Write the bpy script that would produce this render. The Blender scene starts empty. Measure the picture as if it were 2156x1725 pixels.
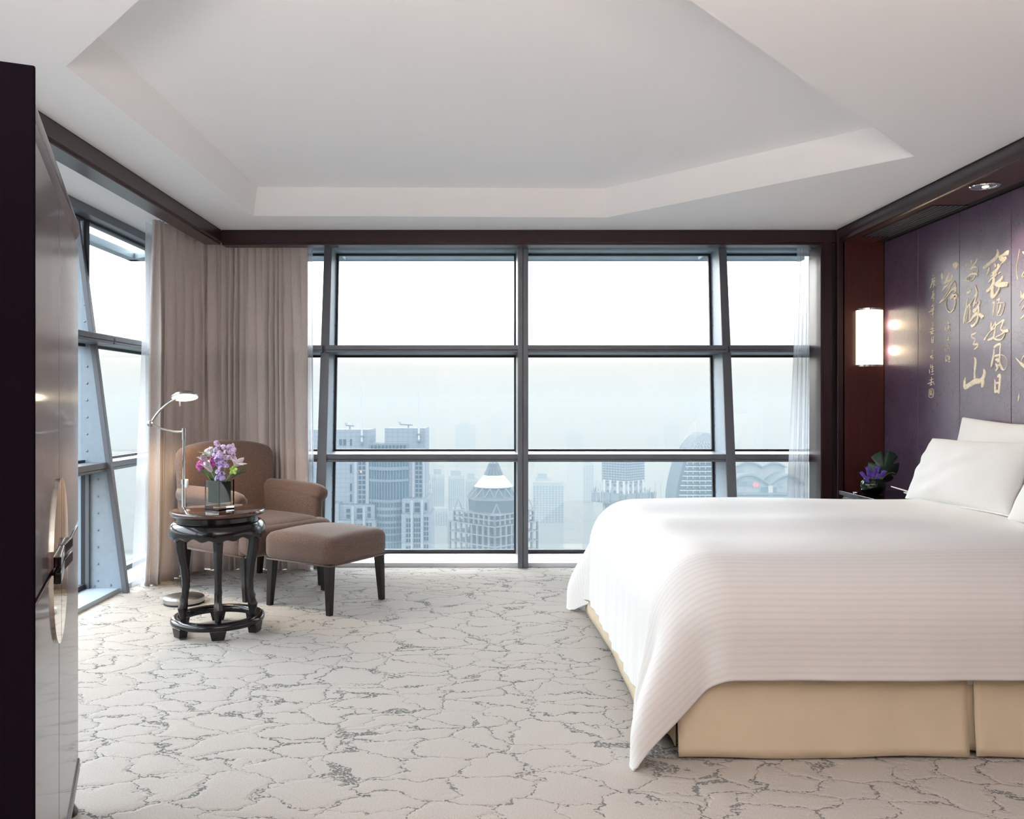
import bpy, bmesh, math, random
import numpy as np
from mathutils import Vector, Matrix

random.seed(7)
rng = np.random.default_rng(7)
S = bpy.context.scene
C = S.collection
PI = math.pi
F_PX, CX, CY, CAM_Z = 1760.0, 1025.0, 850.0, 1.2

# ---------------------------------------------------------------- camera
cam_d = bpy.data.cameras.new('camera')
cam_d.sensor_width = 36.0
cam_d.lens = F_PX / 2156 * 36
cam_d.shift_x = (1078 - CX) / 2156
cam_d.shift_y = -(862.5 - CY) / 2156
cam_d.clip_end = 20000
cam_d.clip_start = 0.02
cam = bpy.data.objects.new('camera', cam_d)
cam.location = (0, 0, CAM_Z)
cam.rotation_euler = (PI / 2, 0, 0)
C.objects.link(cam)
S.camera = cam

# ---------------------------------------------------------------- view, sky, lights
S.view_settings.view_transform = 'Standard'
S.view_settings.look = 'None'
S.view_settings.gamma = 1
S.view_settings.use_curve_mapping = False
S.view_settings.exposure = 0.0
S.cycles.max_bounces = 8
S.cycles.diffuse_bounces = 5
S.cycles.glossy_bounces = 4
S.cycles.transmission_bounces = 6
S.cycles.transparent_max_bounces = 24
S.cycles.volume_bounces = 1
S.cycles.caustics_reflective = False
S.cycles.caustics_refractive = False
S.cycles.sample_clamp_indirect = 6

# hazy overcast: a pale horizon that brightens steadily towards the zenith; (sine of elevation, radiance)
SKY = [(0.0, (0.86, 0.89, 0.86)), (0.02, (0.95, 0.945, 0.885)), (0.045, (1.04, 1.02, 0.95)), (0.08, (1.9, 1.9, 1.85)), (0.14, (4.4, 4.4, 4.4)), (0.32, (7.5, 8.05, 8.6)), (1.0, (13.5, 15.0, 16.0))]
SKY_MAX = 16.0
SKY = [(q, tuple(v * (1 - 0.10 * min(1, max(0, (q - 0.05) / 0.05))) for v in c)) for q, c in SKY]
w = bpy.data.worlds.new('overcast_sky')
S.world = w
w.use_nodes = True
nt = w.node_tree
nt.nodes.clear()
o_ = nt.nodes.new('ShaderNodeOutputWorld')
bg = nt.nodes.new('ShaderNodeBackground')
geo = nt.nodes.new('ShaderNodeTexCoord')
sep = nt.nodes.new('ShaderNodeSeparateXYZ')
rmp = nt.nodes.new('ShaderNodeMapRange')
mx = nt.nodes.new('ShaderNodeValToRGB')
nt.links.new(geo.outputs['Generated'], sep.inputs[0])
nt.links.new(sep.outputs['Z'], rmp.inputs[0])
rmp.inputs[1].default_value = 0.0
rmp.inputs[2].default_value = 1.0
nt.links.new(rmp.outputs[0], mx.inputs[0])
el = mx.color_ramp.elements
while len(el) < len(SKY):
    el.new(0.5)
for e, (pos, c) in zip(el, SKY):
    e.position = pos
    e.color = (*[q / SKY_MAX for q in c], 1)
nt.links.new(mx.outputs[0], bg.inputs['Color'])
bg.inputs['Strength'].default_value = SKY_MAX
nt.links.new(bg.outputs[0], o_.inputs['Surface'])

def area(name, loc, target, size, power, col, sizey=None):
    l = bpy.data.lights.new(name, 'AREA')
    l.energy = power
    l.color = col
    l.size = size
    if sizey:
        l.shape = 'RECTANGLE'
        l.size_y = sizey
    ob = bpy.data.objects.new(name, l)
    ob.location = loc
    d = Vector(target) - Vector(loc)
    ob.rotation_euler = d.to_track_quat('-Z', 'Y').to_euler()
    C.objects.link(ob)
    return ob

def point(name, loc, power, col, r=0.03):
    l = bpy.data.lights.new(name, 'POINT')
    l.energy = power
    l.color = col
    l.shadow_soft_size = r
    ob = bpy.data.objects.new(name, l)
    ob.location = loc
    C.objects.link(ob)
    return ob

# soft hazy sun through the overcast
sd = bpy.data.lights.new('hazy_sun', 'SUN')
sd.energy = 6.0
sd.angle = math.radians(70)
sd.color = (1.0, 0.98, 0.95)
so = bpy.data.objects.new('hazy_sun', sd)
so.rotation_euler = Vector((0.45, -0.72, -0.62)).to_track_quat('-Z', 'Y').to_euler()
C.objects.link(so)
# unseen fill lights added behind the camera to brighten the ceiling, one warmer
area('ceiling_fill', (-0.8, -0.9, 1.35), (-0.8, -0.89, 9), 1.6, 370, (1.0, 0.95, 0.925))
area('warm_ceiling_fill', (1.8, -0.5, 1.35), (1.8, -0.49, 9), 0.8, 95, (1.0, 0.91, 0.82))

# ---------------------------------------------------------------- materials
def new_mat(name):
    m = bpy.data.materials.new(name)
    m.use_nodes = True
    n = m.node_tree
    b = n.nodes['Principled BSDF']
    return m, n, b

def nd(n, kind, **kw):
    x = n.nodes.new(kind)
    for k, v in kw.items():
        setattr(x, k, v)
    return x

def coord(n, scale=(1, 1, 1), out='Object'):
    t = nd(n, 'ShaderNodeTexCoord')
    mp = nd(n, 'ShaderNodeMapping')
    mp.inputs['Scale'].default_value = scale
    n.links.new(t.outputs[out], mp.inputs[0])
    return mp.outputs[0]

def noise(n, vec, scale, detail=3, rough=0.5):
    x = nd(n, 'ShaderNodeTexNoise')
    x.inputs['Scale'].default_value = scale
    x.inputs['Detail'].default_value = detail
    x.inputs['Roughness'].default_value = rough
    n.links.new(vec, x.inputs['Vector'])
    return x.outputs['Fac']

def ramp(n, fac, stops):
    r = nd(n, 'ShaderNodeValToRGB')
    el = r.color_ramp.elements
    while len(el) < len(stops):
        el.new(0.5)
    for e, (p, c) in zip(el, stops):
        e.position = p
        e.color = (*c, 1) if len(c) == 3 else c
    n.links.new(fac, r.inputs[0])
    return r.outputs[0]

def bump(n, b, height, strength=0.3, dist=0.01):
    x = nd(n, 'ShaderNodeBump')
    x.inputs['Strength'].default_value = strength
    x.inputs['Distance'].default_value = dist
    n.links.new(height, x.inputs['Height'])
    n.links.new(x.outputs[0], b.inputs['Normal'])
    return x

def math_(n, op, a, b=None, c=None):
    x = nd(n, 'ShaderNodeMath', operation=op)
    for i, v in enumerate((a, b, c)):
        if v is None:
            continue
        if isinstance(v, (int, float)):
            x.inputs[i].default_value = v
        else:
            n.links.new(v, x.inputs[i])
    return x.outputs[0]

def plain(name, col, rough=0.5, metal=0.0, coat=0.0, var=0.06, vscale=8.0, spec=0.5, bumpy=0.0, bscale=200.0):
    m, n, b = new_mat(name)
    v = coord(n)
    f = noise(n, v, vscale)
    lo = tuple(c * (1 - var) for c in col)
    hi = tuple(min(1, c * (1 + var)) for c in col)
    n.links.new(ramp(n, f, [(0.3, lo), (0.7, hi)]), b.inputs['Base Color'])
    b.inputs['Roughness'].default_value = rough
    b.inputs['Metallic'].default_value = metal
    b.inputs['Coat Weight'].default_value = coat
    b.inputs['Coat Roughness'].default_value = 0.08
    b.inputs['Specular IOR Level'].default_value = spec
    if bumpy:
        bump(n, b, noise(n, v, bscale), bumpy, 0.002)
    return m

def wood(name, dark, light, rough=0.34, coat=0.18, scale=(30, 30, 1.2), crough=0.18):
    m, n, b = new_mat(name)
    v = coord(n, scale)
    f = noise(n, v, 3.0, 6, 0.65)
    n.links.new(ramp(n, f, [(0.3, dark), (0.7, light)]), b.inputs['Base Color'])
    b.inputs['Roughness'].default_value = rough
    b.inputs['Specular IOR Level'].default_value = 0.35
    b.inputs['Coat Weight'].default_value = coat
    b.inputs['Coat Roughness'].default_value = crough
    bump(n, b, f, 0.012, 0.002)
    return m

MT = {}
MT['ceiling'] = plain('ceiling_paint', (0.88, 0.86, 0.855), 0.85, var=0.01, vscale=1.5)
MT['wood'] = wood('dark_rosewood', (0.018, 0.006, 0.008), (0.036, 0.012, 0.014))
MT['redwood'] = wood('reddish_rosewood', (0.045, 0.010, 0.008), (0.075, 0.017, 0.012), 0.38, 0.15)
MT['black'] = plain('black_gap', (0.006, 0.005, 0.006), 0.6)
MT['lacquer'] = plain('black_lacquer', (0.006, 0.004, 0.005), 0.17, coat=0.1, var=0.2, spec=0.4)
MT['ebony'] = wood('ebonised_wood', (0.006, 0.0035, 0.0035), (0.014, 0.008, 0.007), 0.32, 0.15)
MT['tabletop'] = wood('table_top_wood', (0.035, 0.015, 0.01), (0.075, 0.03, 0.02), 0.1, 0.9, (2, 30, 30), 0.04)
MT['chrome'] = plain('polished_steel', (0.75, 0.74, 0.72), 0.08, 1.0, var=0.02)
MT['brushed'] = plain('brushed_steel', (0.42, 0.41, 0.40), 0.3, 1.0, var=0.05)
MT['mirror'] = plain('mirror_brass', (0.80, 0.74, 0.66), 0.03, 1.0, var=0.01)
MT['frame'] = plain('grey_window_metal', (0.125, 0.135, 0.155), 0.38, 0.35, var=0.04)
MT['plate'] = plain('pale_window_plate', (0.26, 0.315, 0.37), 0.45, 0.2, var=0.04, vscale=30)
MT['sill'] = plain('white_sill_paint', (0.78, 0.80, 0.82), 0.35, var=0.02)
MT['sill_grey'] = plain('grey_sill_metal', (0.36, 0.44, 0.50), 0.4, 0.2, var=0.03)
MT['gasket'] = plain('black_gasket', (0.012, 0.014, 0.02), 0.5)
MT['exterior'] = plain('exterior_metal', (0.30, 0.35, 0.38), 0.45, 0.2)
MT['screw'] = plain('screw_head', (0.22, 0.25, 0.28), 0.35, 0.7)
MT['skirt'] = plain('beige_cotton', (0.68, 0.575, 0.415), 0.85, var=0.05, vscale=5, bumpy=0.15, bscale=400)
MT['white_cloth'] = plain('white_cotton', (0.86, 0.85, 0.83), 0.8, var=0.015, vscale=6, bumpy=0.08, bscale=300)
MT['wall'] = plain('wall_paint', (0.10, 0.07, 0.06), 0.8)
MT['armoire_shade'] = plain('armoire_painted_shade', (0.004, 0.0025, 0.004), 0.9, spec=0.0)  # near-black, matt: shade of the unlit side put into the colour
MT['switch'] = plain('white_plastic', (0.8, 0.8, 0.78), 0.4)
MT['leaf'] = plain('green_leaf', (0.045, 0.12, 0.03), 0.4, var=0.35, vscale=40)
MT['dark_leaf'] = plain('dark_green_leaf', (0.018, 0.05, 0.03), 0.35, var=0.3, vscale=30)
MT['lining_leaf'] = plain('teal_green_lining', (0.05, 0.115, 0.09), 0.35, var=0.3, vscale=20)
MT['stem'] = plain('green_stem', (0.12, 0.28, 0.06), 0.5, var=0.2)
MT['bud'] = plain('green_bud', (0.30, 0.45, 0.22), 0.5, var=0.35, vscale=60)
MT['orchid'] = plain('lime_petal', (0.42, 0.62, 0.10), 0.5, var=0.15, vscale=40)
MT['lily'] = plain('pale_pink_petal', (0.92, 0.76, 0.80), 0.5, var=0.22, vscale=30)
MT['stock'] = plain('lilac_petal', (0.62, 0.48, 0.88), 0.6, var=0.3, vscale=35)
MT['stock_pink'] = plain('pink_lilac_petal', (0.82, 0.64, 0.88), 0.6, var=0.25, vscale=35)
MT['magenta'] = plain('magenta_petal', (0.58, 0.13, 0.40), 0.6, var=0.3, vscale=40)
MT['violet'] = plain('violet_petal', (0.16, 0.08, 0.50), 0.5, var=0.3, vscale=40)
MT['yellow'] = plain('yellow_green_sepal', (0.45, 0.42, 0.05), 0.5)
MT['gold'] = plain('gold_leaf_paint', (0.82, 0.70, 0.52), 0.42, 0.3, var=0.18, vscale=60)
MT['downlight_reflector'] = plain('downlight_reflector', (0.8, 0.78, 0.74), 0.12, 1.0)

def emit(name, col, strength):
    m, n, b = new_mat(name)
    n.nodes.remove(b)
    e = nd(n, 'ShaderNodeEmission')
    e.inputs['Color'].default_value = (*col, 1)
    e.inputs['Strength'].default_value = strength
    n.links.new(e.outputs[0], n.nodes['Material Output'].inputs['Surface'])
    return m
MT['lamp_glow'] = emit('lamp_diffuser_glow', (1.0, 0.82, 0.55), 9.0)
MT['sconce_glow'] = emit('sconce_shade_glow', (1.0, 0.86, 0.66), 2.6)
MT['bulb'] = emit('bulb_glow', (1.0, 0.75, 0.45), 40.0)
MT['spot_bulb'] = emit('spot_bulb_glow', (1.0, 0.85, 0.65), 6.0)

# lacquered headboard panels with a crackled surface
m, n, b = new_mat('crackled_purple_lacquer')
v = coord(n)
nz = noise(n, v, 9.0, 3)
mixv = nd(n, 'ShaderNodeVectorMath', operation='MULTIPLY_ADD')
cn = nd(n, 'ShaderNodeTexNoise'); cn.inputs['Scale'].default_value = 14
n.links.new(v, cn.inputs['Vector'])
n.links.new(cn.outputs['Color'], mixv.inputs[0])
mixv.inputs[1].default_value = (0.05, 0.05, 0.05)
n.links.new(v, mixv.inputs[2])
vo = nd(n, 'ShaderNodeTexVoronoi', feature='DISTANCE_TO_EDGE')
vo.inputs['Scale'].default_value = 26
n.links.new(mixv.outputs[0], vo.inputs['Vector'])
crk = math_(n, 'SMOOTH_MIN', math_(n, 'MULTIPLY', vo.outputs['Distance'], 14.0), 1.0, 0.1)
brk = math_(n, 'GREATER_THAN', noise(n, v, 5.0, 2), 0.52)
crk2 = math_(n, 'MAXIMUM', crk, brk)
c1 = ramp(n, nz, [(0.3, (0.095, 0.056, 0.105)), (0.7, (0.124, 0.074, 0.135))])
mxc = nd(n, 'ShaderNodeMix', data_type='RGBA', blend_type='MULTIPLY')
mxc.inputs[0].default_value = 1.0
n.links.new(c1, mxc.inputs[6])
n.links.new(ramp(n, crk2, [(0.0, (0.30, 0.28, 0.32)), (0.5, (1, 1, 1))]), mxc.inputs[7])
n.links.new(mxc.outputs[2], b.inputs['Base Color'])
b.inputs['Roughness'].default_value = 0.35
b.inputs['Specular IOR Level'].default_value = 0.6
b.inputs['Coat Weight'].default_value = 1.0
b.inputs['Coat Roughness'].default_value = 0.27
bump(n, b, crk2, 0.3, 0.001)
MT['panel'] = m

# armoire doors: polished wood with fine vertical grain
m, n, b = new_mat('polished_armoire_wood')
v = coord(n, (60, 60, 0.8))
f = noise(n, v, 2.0, 5, 0.6)
n.links.new(ramp(n, f, [(0.3, (0.035, 0.016, 0.026)), (0.7, (0.075, 0.036, 0.055))]), b.inputs['Base Color'])
b.inputs['Roughness'].default_value = 0.26
b.inputs['Specular IOR Level'].default_value = 0.35
b.inputs['Coat Weight'].default_value = 0.4
b.inputs['Coat Roughness'].default_value = 0.06
bump(n, b, f, 0.10, 0.003)
MT['armoire'] = m

# carpet
m, n, b = new_mat('patterned_carpet')
v = coord(n, (1.0, 1.45, 1.0))
cn = nd(n, 'ShaderNodeTexNoise'); cn.inputs['Scale'].default_value = 3.2; cn.inputs['Detail'].default_value = 5; cn.inputs['Roughness'].default_value = 0.6
n.links.new(v, cn.inputs['Vector'])
ma = nd(n, 'ShaderNodeVectorMath', operation='MULTIPLY_ADD')
n.links.new(cn.outputs['Color'], ma.inputs[0])
ma.inputs[1].default_value = (0.42, 0.42, 0)
n.links.new(v, ma.inputs[2])
vo = nd(n, 'ShaderNodeTexVoronoi', feature='DISTANCE_TO_EDGE')
vo.inputs['Scale'].default_value = 4.9
n.links.new(ma.outputs[0], vo.inputs['Vector'])
fine = noise(n, coord(n), 90, 2)
thr = math_(n, 'MULTIPLY_ADD', noise(n, coord(n), 6.0, 2), 0.085, -0.024)
line = math_(n, 'LESS_THAN', vo.outputs['Distance'], thr)
dash = math_(n, 'GREATER_THAN', fine, 0.45)
lm = math_(n, 'MULTIPLY', line, dash)
pile = noise(n, coord(n), 240, 3, 0.7)
big = noise(n, coord(n), 1.3, 2)
basec = ramp(n, pile, [(0.3, (0.345, 0.318, 0.292)), (0.7, (0.515, 0.478, 0.445))])
mc = nd(n, 'ShaderNodeMix', data_type='RGBA')
n.links.new(lm, mc.inputs[0])
n.links.new(basec, mc.inputs[6])
n.links.new(ramp(n, noise(n, coord(n), 60, 2), [(0.35, (0.10, 0.118, 0.122)), (0.65, (0.21, 0.195, 0.178))]), mc.inputs[7])
n.links.new(mc.outputs[2], b.inputs['Base Color'])
b.inputs['Roughness'].default_value = 0.95
b.inputs['Specular IOR Level'].default_value = 0.1
carve = math_(n, 'SMOOTH_MIN', math_(n, 'MULTIPLY', vo.outputs['Distance'], 8.0), 1.0, 0.2)
bump(n, b, math_(n, 'ADD', math_(n, 'MULTIPLY', pile, 0.25), carve), 0.5, 0.006)
MT['carpet'] = m

# upholstery: brown tweed with orange, violet and blue flecks
m, n, b = new_mat('brown_tweed')
v = coord(n)
f1 = noise(n, v, 260, 2, 0.8)
c1 = ramp(n, f1, [(0.30, (0.05, 0.042, 0.085)), (0.43, (0.10, 0.066, 0.066)), (0.55, (0.145, 0.09, 0.064)), (0.70, (0.26, 0.15, 0.08))])
n.links.new(c1, b.inputs['Base Color'])
b.inputs['Roughness'].default_value = 0.9
b.inputs['Specular IOR Level'].default_value = 0.2
b.inputs['Sheen Weight'].default_value = 0.25
bump(n, b, noise(n, v, 420, 2), 0.3, 0.002)
MT['tweed'] = m

# drapes
def drape_mat(name, col):
    m, n, b = new_mat(name)
    v = coord(n, (260, 260, 60))
    f = noise(n, v, 1.0, 2)
    n.links.new(ramp(n, f, [(0.3, tuple(c * 0.9 for c in col)), (0.7, tuple(c * 1.06 for c in col))]), b.inputs['Base Color'])
    b.inputs['Roughness'].default_value = 0.85
    b.inputs['Sheen Weight'].default_value = 0.2
    tr = nd(n, 'ShaderNodeBsdfTranslucent')
    tr.inputs['Color'].default_value = (*col, 1)
    mxs = nd(n, 'ShaderNodeMixShader')
    mxs.inputs[0].default_value = 0.22
    n.links.new(b.outputs[0], mxs.inputs[1])
    n.links.new(tr.outputs[0], mxs.inputs[2])
    n.links.new(mxs.outputs[0], n.nodes['Material Output'].inputs['Surface'])
    return m
MT['drape'] = drape_mat('taupe_drape_cloth', (0.70, 0.62, 0.585))

m, n, b = new_mat('sheer_voile')
v = coord(n, (500, 500, 500))
b.inputs['Base Color'].default_value = (0.70, 0.71, 0.75, 1)
b.inputs['Roughness'].default_value = 0.9
tl = nd(n, 'ShaderNodeBsdfTranslucent'); tl.inputs['Color'].default_value = (0.70, 0.72, 0.77, 1)
tp = nd(n, 'ShaderNodeBsdfTransparent'); tp.inputs['Color'].default_value = (1, 1, 1, 1)
m1 = nd(n, 'ShaderNodeMixShader'); m1.inputs[0].default_value = 0.6
n.links.new(b.outputs[0], m1.inputs[1]); n.links.new(tl.outputs[0], m1.inputs[2])
m2 = nd(n, 'ShaderNodeMixShader')
n.links.new(math_(n, 'MULTIPLY_ADD', noise(n, v, 1.0, 1), 0.12, 0.50), m2.inputs[0])
n.links.new(tp.outputs[0], m2.inputs[1]); n.links.new(m1.outputs[0], m2.inputs[2])
n.links.new(m2.outputs[0], n.nodes['Material Output'].inputs['Surface'])
MT['sheer'] = m

# duvet: white satin stripe, stripes follow the cloth's own UV
m, n, b = new_mat('white_satin_stripe')
uv = nd(n, 'ShaderNodeTexCoord')
sp = nd(n, 'ShaderNodeSeparateXYZ')
n.links.new(uv.outputs['UV'], sp.inputs[0])
wv = math_(n, 'SINE', math_(n, 'MULTIPLY', sp.outputs['Y'], 2 * PI / 0.022))
st = math_(n, 'MULTIPLY_ADD', wv, 0.5, 0.5)
st2 = math_(n, 'SMOOTH_MIN', math_(n, 'MULTIPLY', st, 1.6), 1.0, 0.2)
n.links.new(ramp(n, st2, [(0.0, (0.87, 0.86, 0.845)), (1.0, (0.91, 0.90, 0.89))]), b.inputs['Base Color'])
n.links.new(math_(n, 'MULTIPLY_ADD', st2, -0.25, 0.75), b.inputs['Roughness'])
b.inputs['Specular IOR Level'].default_value = 0.4
bump(n, b, st2, 0.09, 0.003)
MT['duvet'] = m

# glass: thin clear panes and thick vessels
def thin_glass(name, tint, gloss=0.05):
    m, n, b = new_mat(name)
    n.nodes.remove(b)
    tp = nd(n, 'ShaderNodeBsdfTransparent'); tp.inputs['Color'].default_value = (*tint, 1)
    gl = nd(n, 'ShaderNodeBsdfGlossy'); gl.inputs['Roughness'].default_value = 0.01
    lw = nd(n, 'ShaderNodeLayerWeight'); lw.inputs['Blend'].default_value = 0.5
    ms = nd(n, 'ShaderNodeMixShader')
    n.links.new(math_(n, 'MULTIPLY_ADD', math_(n, 'POWER', lw.outputs['Facing'], 5.0), 0.6, gloss), ms.inputs[0])
    n.links.new(tp.outputs[0], ms.inputs[1]); n.links.new(gl.outputs[0], ms.inputs[2])
    n.links.new(ms.outputs[0], n.nodes['Material Output'].inputs['Surface'])
    return m
MT['pane'] = thin_glass('window_glass', (0.965, 0.985, 0.99), 0.03)
m, n, b = new_mat('clear_vase_glass')
b.inputs['Base Color'].default_value = (0.95, 0.98, 0.97, 1); b.inputs['Transmission Weight'].default_value = 1.0
b.inputs['Roughness'].default_value = 0.0; b.inputs['IOR'].default_value = 1.45
MT['vase_glass'] = m
MT['bowl_glass'] = thin_glass('green_bowl_glass', (0.35, 0.50, 0.42), 0.05)

# ---------------------------------------------------------------- mesh helpers
class MB:
    """collects vertices and faces; build() links them as one mesh object"""
    def __init__(s):
        s.v, s.f, s.uv = [], [], None
    def add(s, v, f):
        o = len(s.v)
        s.v += [tuple(p) for p in v]
        s.f += [tuple(i + o for i in q) for q in f]
        return s
    def box(s, lo, hi, mat=None):
        x0, y0, z0 = lo; x1, y1, z1 = hi
        v = [(x0, y0, z0), (x1, y0, z0), (x1, y1, z0), (x0, y1, z0), (x0, y0, z1), (x1, y0, z1), (x1, y1, z1), (x0, y1, z1)]
        if mat is not None:
            v = [mat @ Vector(p) for p in v]
        return s.add(v, [(0, 3, 2, 1), (4, 5, 6, 7), (0, 1, 5, 4), (1, 2, 6, 5), (2, 3, 7, 6), (3, 0, 4, 7)])
    def hexa(s, b4, t4):
        return s.add(list(b4) + list(t4), [(0, 3, 2, 1), (4, 5, 6, 7), (0, 1, 5, 4), (1, 2, 6, 5), (2, 3, 7, 6), (3, 0, 4, 7)])
    def bar(s, a, b, wx, wy=None, up=(0, 0, 1)):
        a, b = Vector(a), Vector(b)
        wy = wy or wx
        d = (b - a).normalized()
        u = Vector(up)
        if abs(d.dot(u)) > 0.98:
            u = Vector((1, 0, 0))
        x = d.cross(u).normalized() * wx / 2
        y = x.cross(d).normalized() * wy / 2
        return s.hexa([a - x - y, a + x - y, a + x + y, a - x + y], [b - x - y, b + x - y, b + x + y, b - x + y])
    def tube(s, pts, rad, n=10, caps=True):
        pts = [Vector(p) for p in pts]
        if not hasattr(rad, '__len__'):
            rad = [rad] * len(pts)
        rings = []
        prev = None
        for i, p in enumerate(pts):
            d = (pts[min(i + 1, len(pts) - 1)] - pts[max(i - 1, 0)])
            d.normalize()
            if prev is None:
                u = Vector((0, 0, 1)) if abs(d.z) < 0.9 else Vector((1, 0, 0))
                x = d.cross(u).normalized()
            else:
                x = (prev - d * prev.dot(d)).normalized()
            prev = x
            y = d.cross(x)
            rings.append([p + (x * math.cos(2 * PI * k / n) + y * math.sin(2 * PI * k / n)) * rad[i] for k in range(n)])
        v = [q for r in rings for q in r]
        f = []
        for i in range(len(rings) - 1):
            for k in range(n):
                a, b = i * n + k, i * n + (k + 1) % n
                f.append((a, b, b + n, a + n))
        if caps:
            f.append(tuple(range(n - 1, -1, -1)))
            f.append(tuple((len(rings) - 1) * n + k for k in range(n)))
        return s.add(v, f)
    def lathe(s, prof, n=32, c=(0, 0, 0), fn=None, close=False):
        """prof: (r, z) pairs"""
        v = []
        for r, z in prof:
            for k in range(n):
                a = 2 * PI * k / n
                rr, zz = (r, z) if fn is None else fn(r, z, a)
                v.append((c[0] + rr * math.cos(a), c[1] + rr * math.sin(a), c[2] + zz))
        f = []
        for i in range(len(prof) - 1):
            for k in range(n):
                a, b = i * n + k, i * n + (k + 1) % n
                f.append((a, b, b + n, a + n))
        if close:
            L = (len(prof) - 1) * n
            for k in range(n):
                f.append((L + k, L + (k + 1) % n, (k + 1) % n, k))
        else:
            if prof[0][0] > 1e-6:
                f.append(tuple(range(n - 1, -1, -1)))
            if prof[-1][0] > 1e-6:
                f.append(tuple((len(prof) - 1) * n + k for k in range(n)))
        return s.add(v, f)
    def prism(s, poly, d):
        """poly: 3-d points of a planar outline, d: extrusion vector"""
        nn = len(poly)
        d = Vector(d)
        v = [Vector(p) for p in poly]
        v += [p + d for p in v]
        f = [tuple(range(nn - 1, -1, -1)), tuple(range(nn, 2 * nn))]
        f += [(i, (i + 1) % nn, (i + 1) % nn + nn, i + nn) for i in range(nn)]
        return s.add(v, f)
    def grid(s, P):
        """P: array (a, b, 3)"""
        a, b = P.shape[:2]
        v = P.reshape(-1, 3).tolist()
        f = [(i * b + j, i * b + j + 1, (i + 1) * b + j + 1, (i + 1) * b + j) for i in range(a - 1) for j in range(b - 1)]
        return s.add(v, f)
    def rbox(s, c, h, r, n=7, fn=None):
        """rounded box; fn maps a local point to a moved local point"""
        hx, hy, hz = h
        bm = bmesh.new()
        bmesh.ops.create_cube(bm, size=2)
        bmesh.ops.subdivide_edges(bm, edges=bm.edges[:], cuts=n, use_grid_fill=True)
        idx = {}
        vs = []
        for i, vt in enumerate(bm.verts):
            idx[vt] = i
            p = vt.co
            # spread samples towards the rounded rim
            q = Vector([math.copysign(abs(t) ** 0.75, t) for t in p])
            w = Vector((q.x * hx, q.y * hy, q.z * hz))
            inner = Vector((max(-hx + r, min(hx - r, w.x)), max(-hy + r, min(hy - r, w.y)), max(-hz + r, min(hz - r, w.z))))
            d = w - inner
            if d.length > 1e-9:
                w = inner + d.normalized() * r
            if fn:
                w = Vector(fn(w))
            vs.append((w.x + c[0], w.y + c[1], w.z + c[2]))
        fs = [tuple(idx[q] for q in f.verts) for f in bm.faces]
        bm.free()
        return s.add(vs, fs)
    def xf(s, M):
        s.v = [tuple(M @ Vector(p)) for p in s.v]
        return s
    def mesh(s, name, mat, smooth=False):
        me = bpy.data.meshes.new(name)
        me.from_pydata(s.v, [], s.f)
        me.validate()
        bm = bmesh.new(); bm.from_mesh(me)
        bmesh.ops.recalc_face_normals(bm, faces=bm.faces[:])
        bm.to_mesh(me); bm.free()
        if mat:
            me.materials.append(MT[mat] if isinstance(mat, str) else mat)
        if smooth:
            me.polygons.foreach_set('use_smooth', [True] * len(me.polygons))
            if smooth != 'all':
                me.set_sharp_from_angle(angle=math.radians(40))
        return me
    def build(s, name, mat, parent=None, smooth=False, bevel=0.0, sub=0):
        o = bpy.data.objects.new(name, s.mesh(name, mat, smooth))
        C.objects.link(o)
        if parent:
            o.parent = parent
        if bevel:
            md = o.modifiers.new('bevel', 'BEVEL')
            md.width = bevel; md.segments = 2; md.limit_method = 'ANGLE'; md.angle_limit = 0.6
            o.data.polygons.foreach_set('use_smooth', [True] * len(o.data.polygons))
            wn = o.modifiers.new('wn', 'WEIGHTED_NORMAL')
        if sub:
            md = o.modifiers.new('sub', 'SUBSURF')
            md.levels = sub; md.render_levels = sub
        return o

def thing(name, label, cat, loc=(0, 0, 0), rz=0.0, group=None):
    o = bpy.data.objects.new(name, None)
    o.location = loc
    o.rotation_euler = (0, 0, rz)
    C.objects.link(o)
    return tag(o, label, cat, group)

def tag(o, label, cat, group=None):
    o['label'] = label
    o['category'] = cat
    if group:
        o['group'] = group
    return o

def struct(o, label=None):
    o['kind'] = 'structure'
    if label:
        o['label'] = label
    return o

def stuff(o):
    o['kind'] = 'stuff'
    return o

def root_struct(name, label=None):
    o = bpy.data.objects.new(name, None)
    C.objects.link(o)
    return struct(o, label)

def dup(o, parent=None):
    c = o.copy()
    C.objects.link(c)
    if parent:
        c.parent = parent
    for ch in o.children:
        dup(ch, c)
    return c

def at(px, py, d):
    """the point at depth d (metres ahead of the camera) that the photograph shows at (px, py)"""
    return Vector(((px - CX) / F_PX * d, d, CAM_Z - (py - CY) / F_PX * d))

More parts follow.
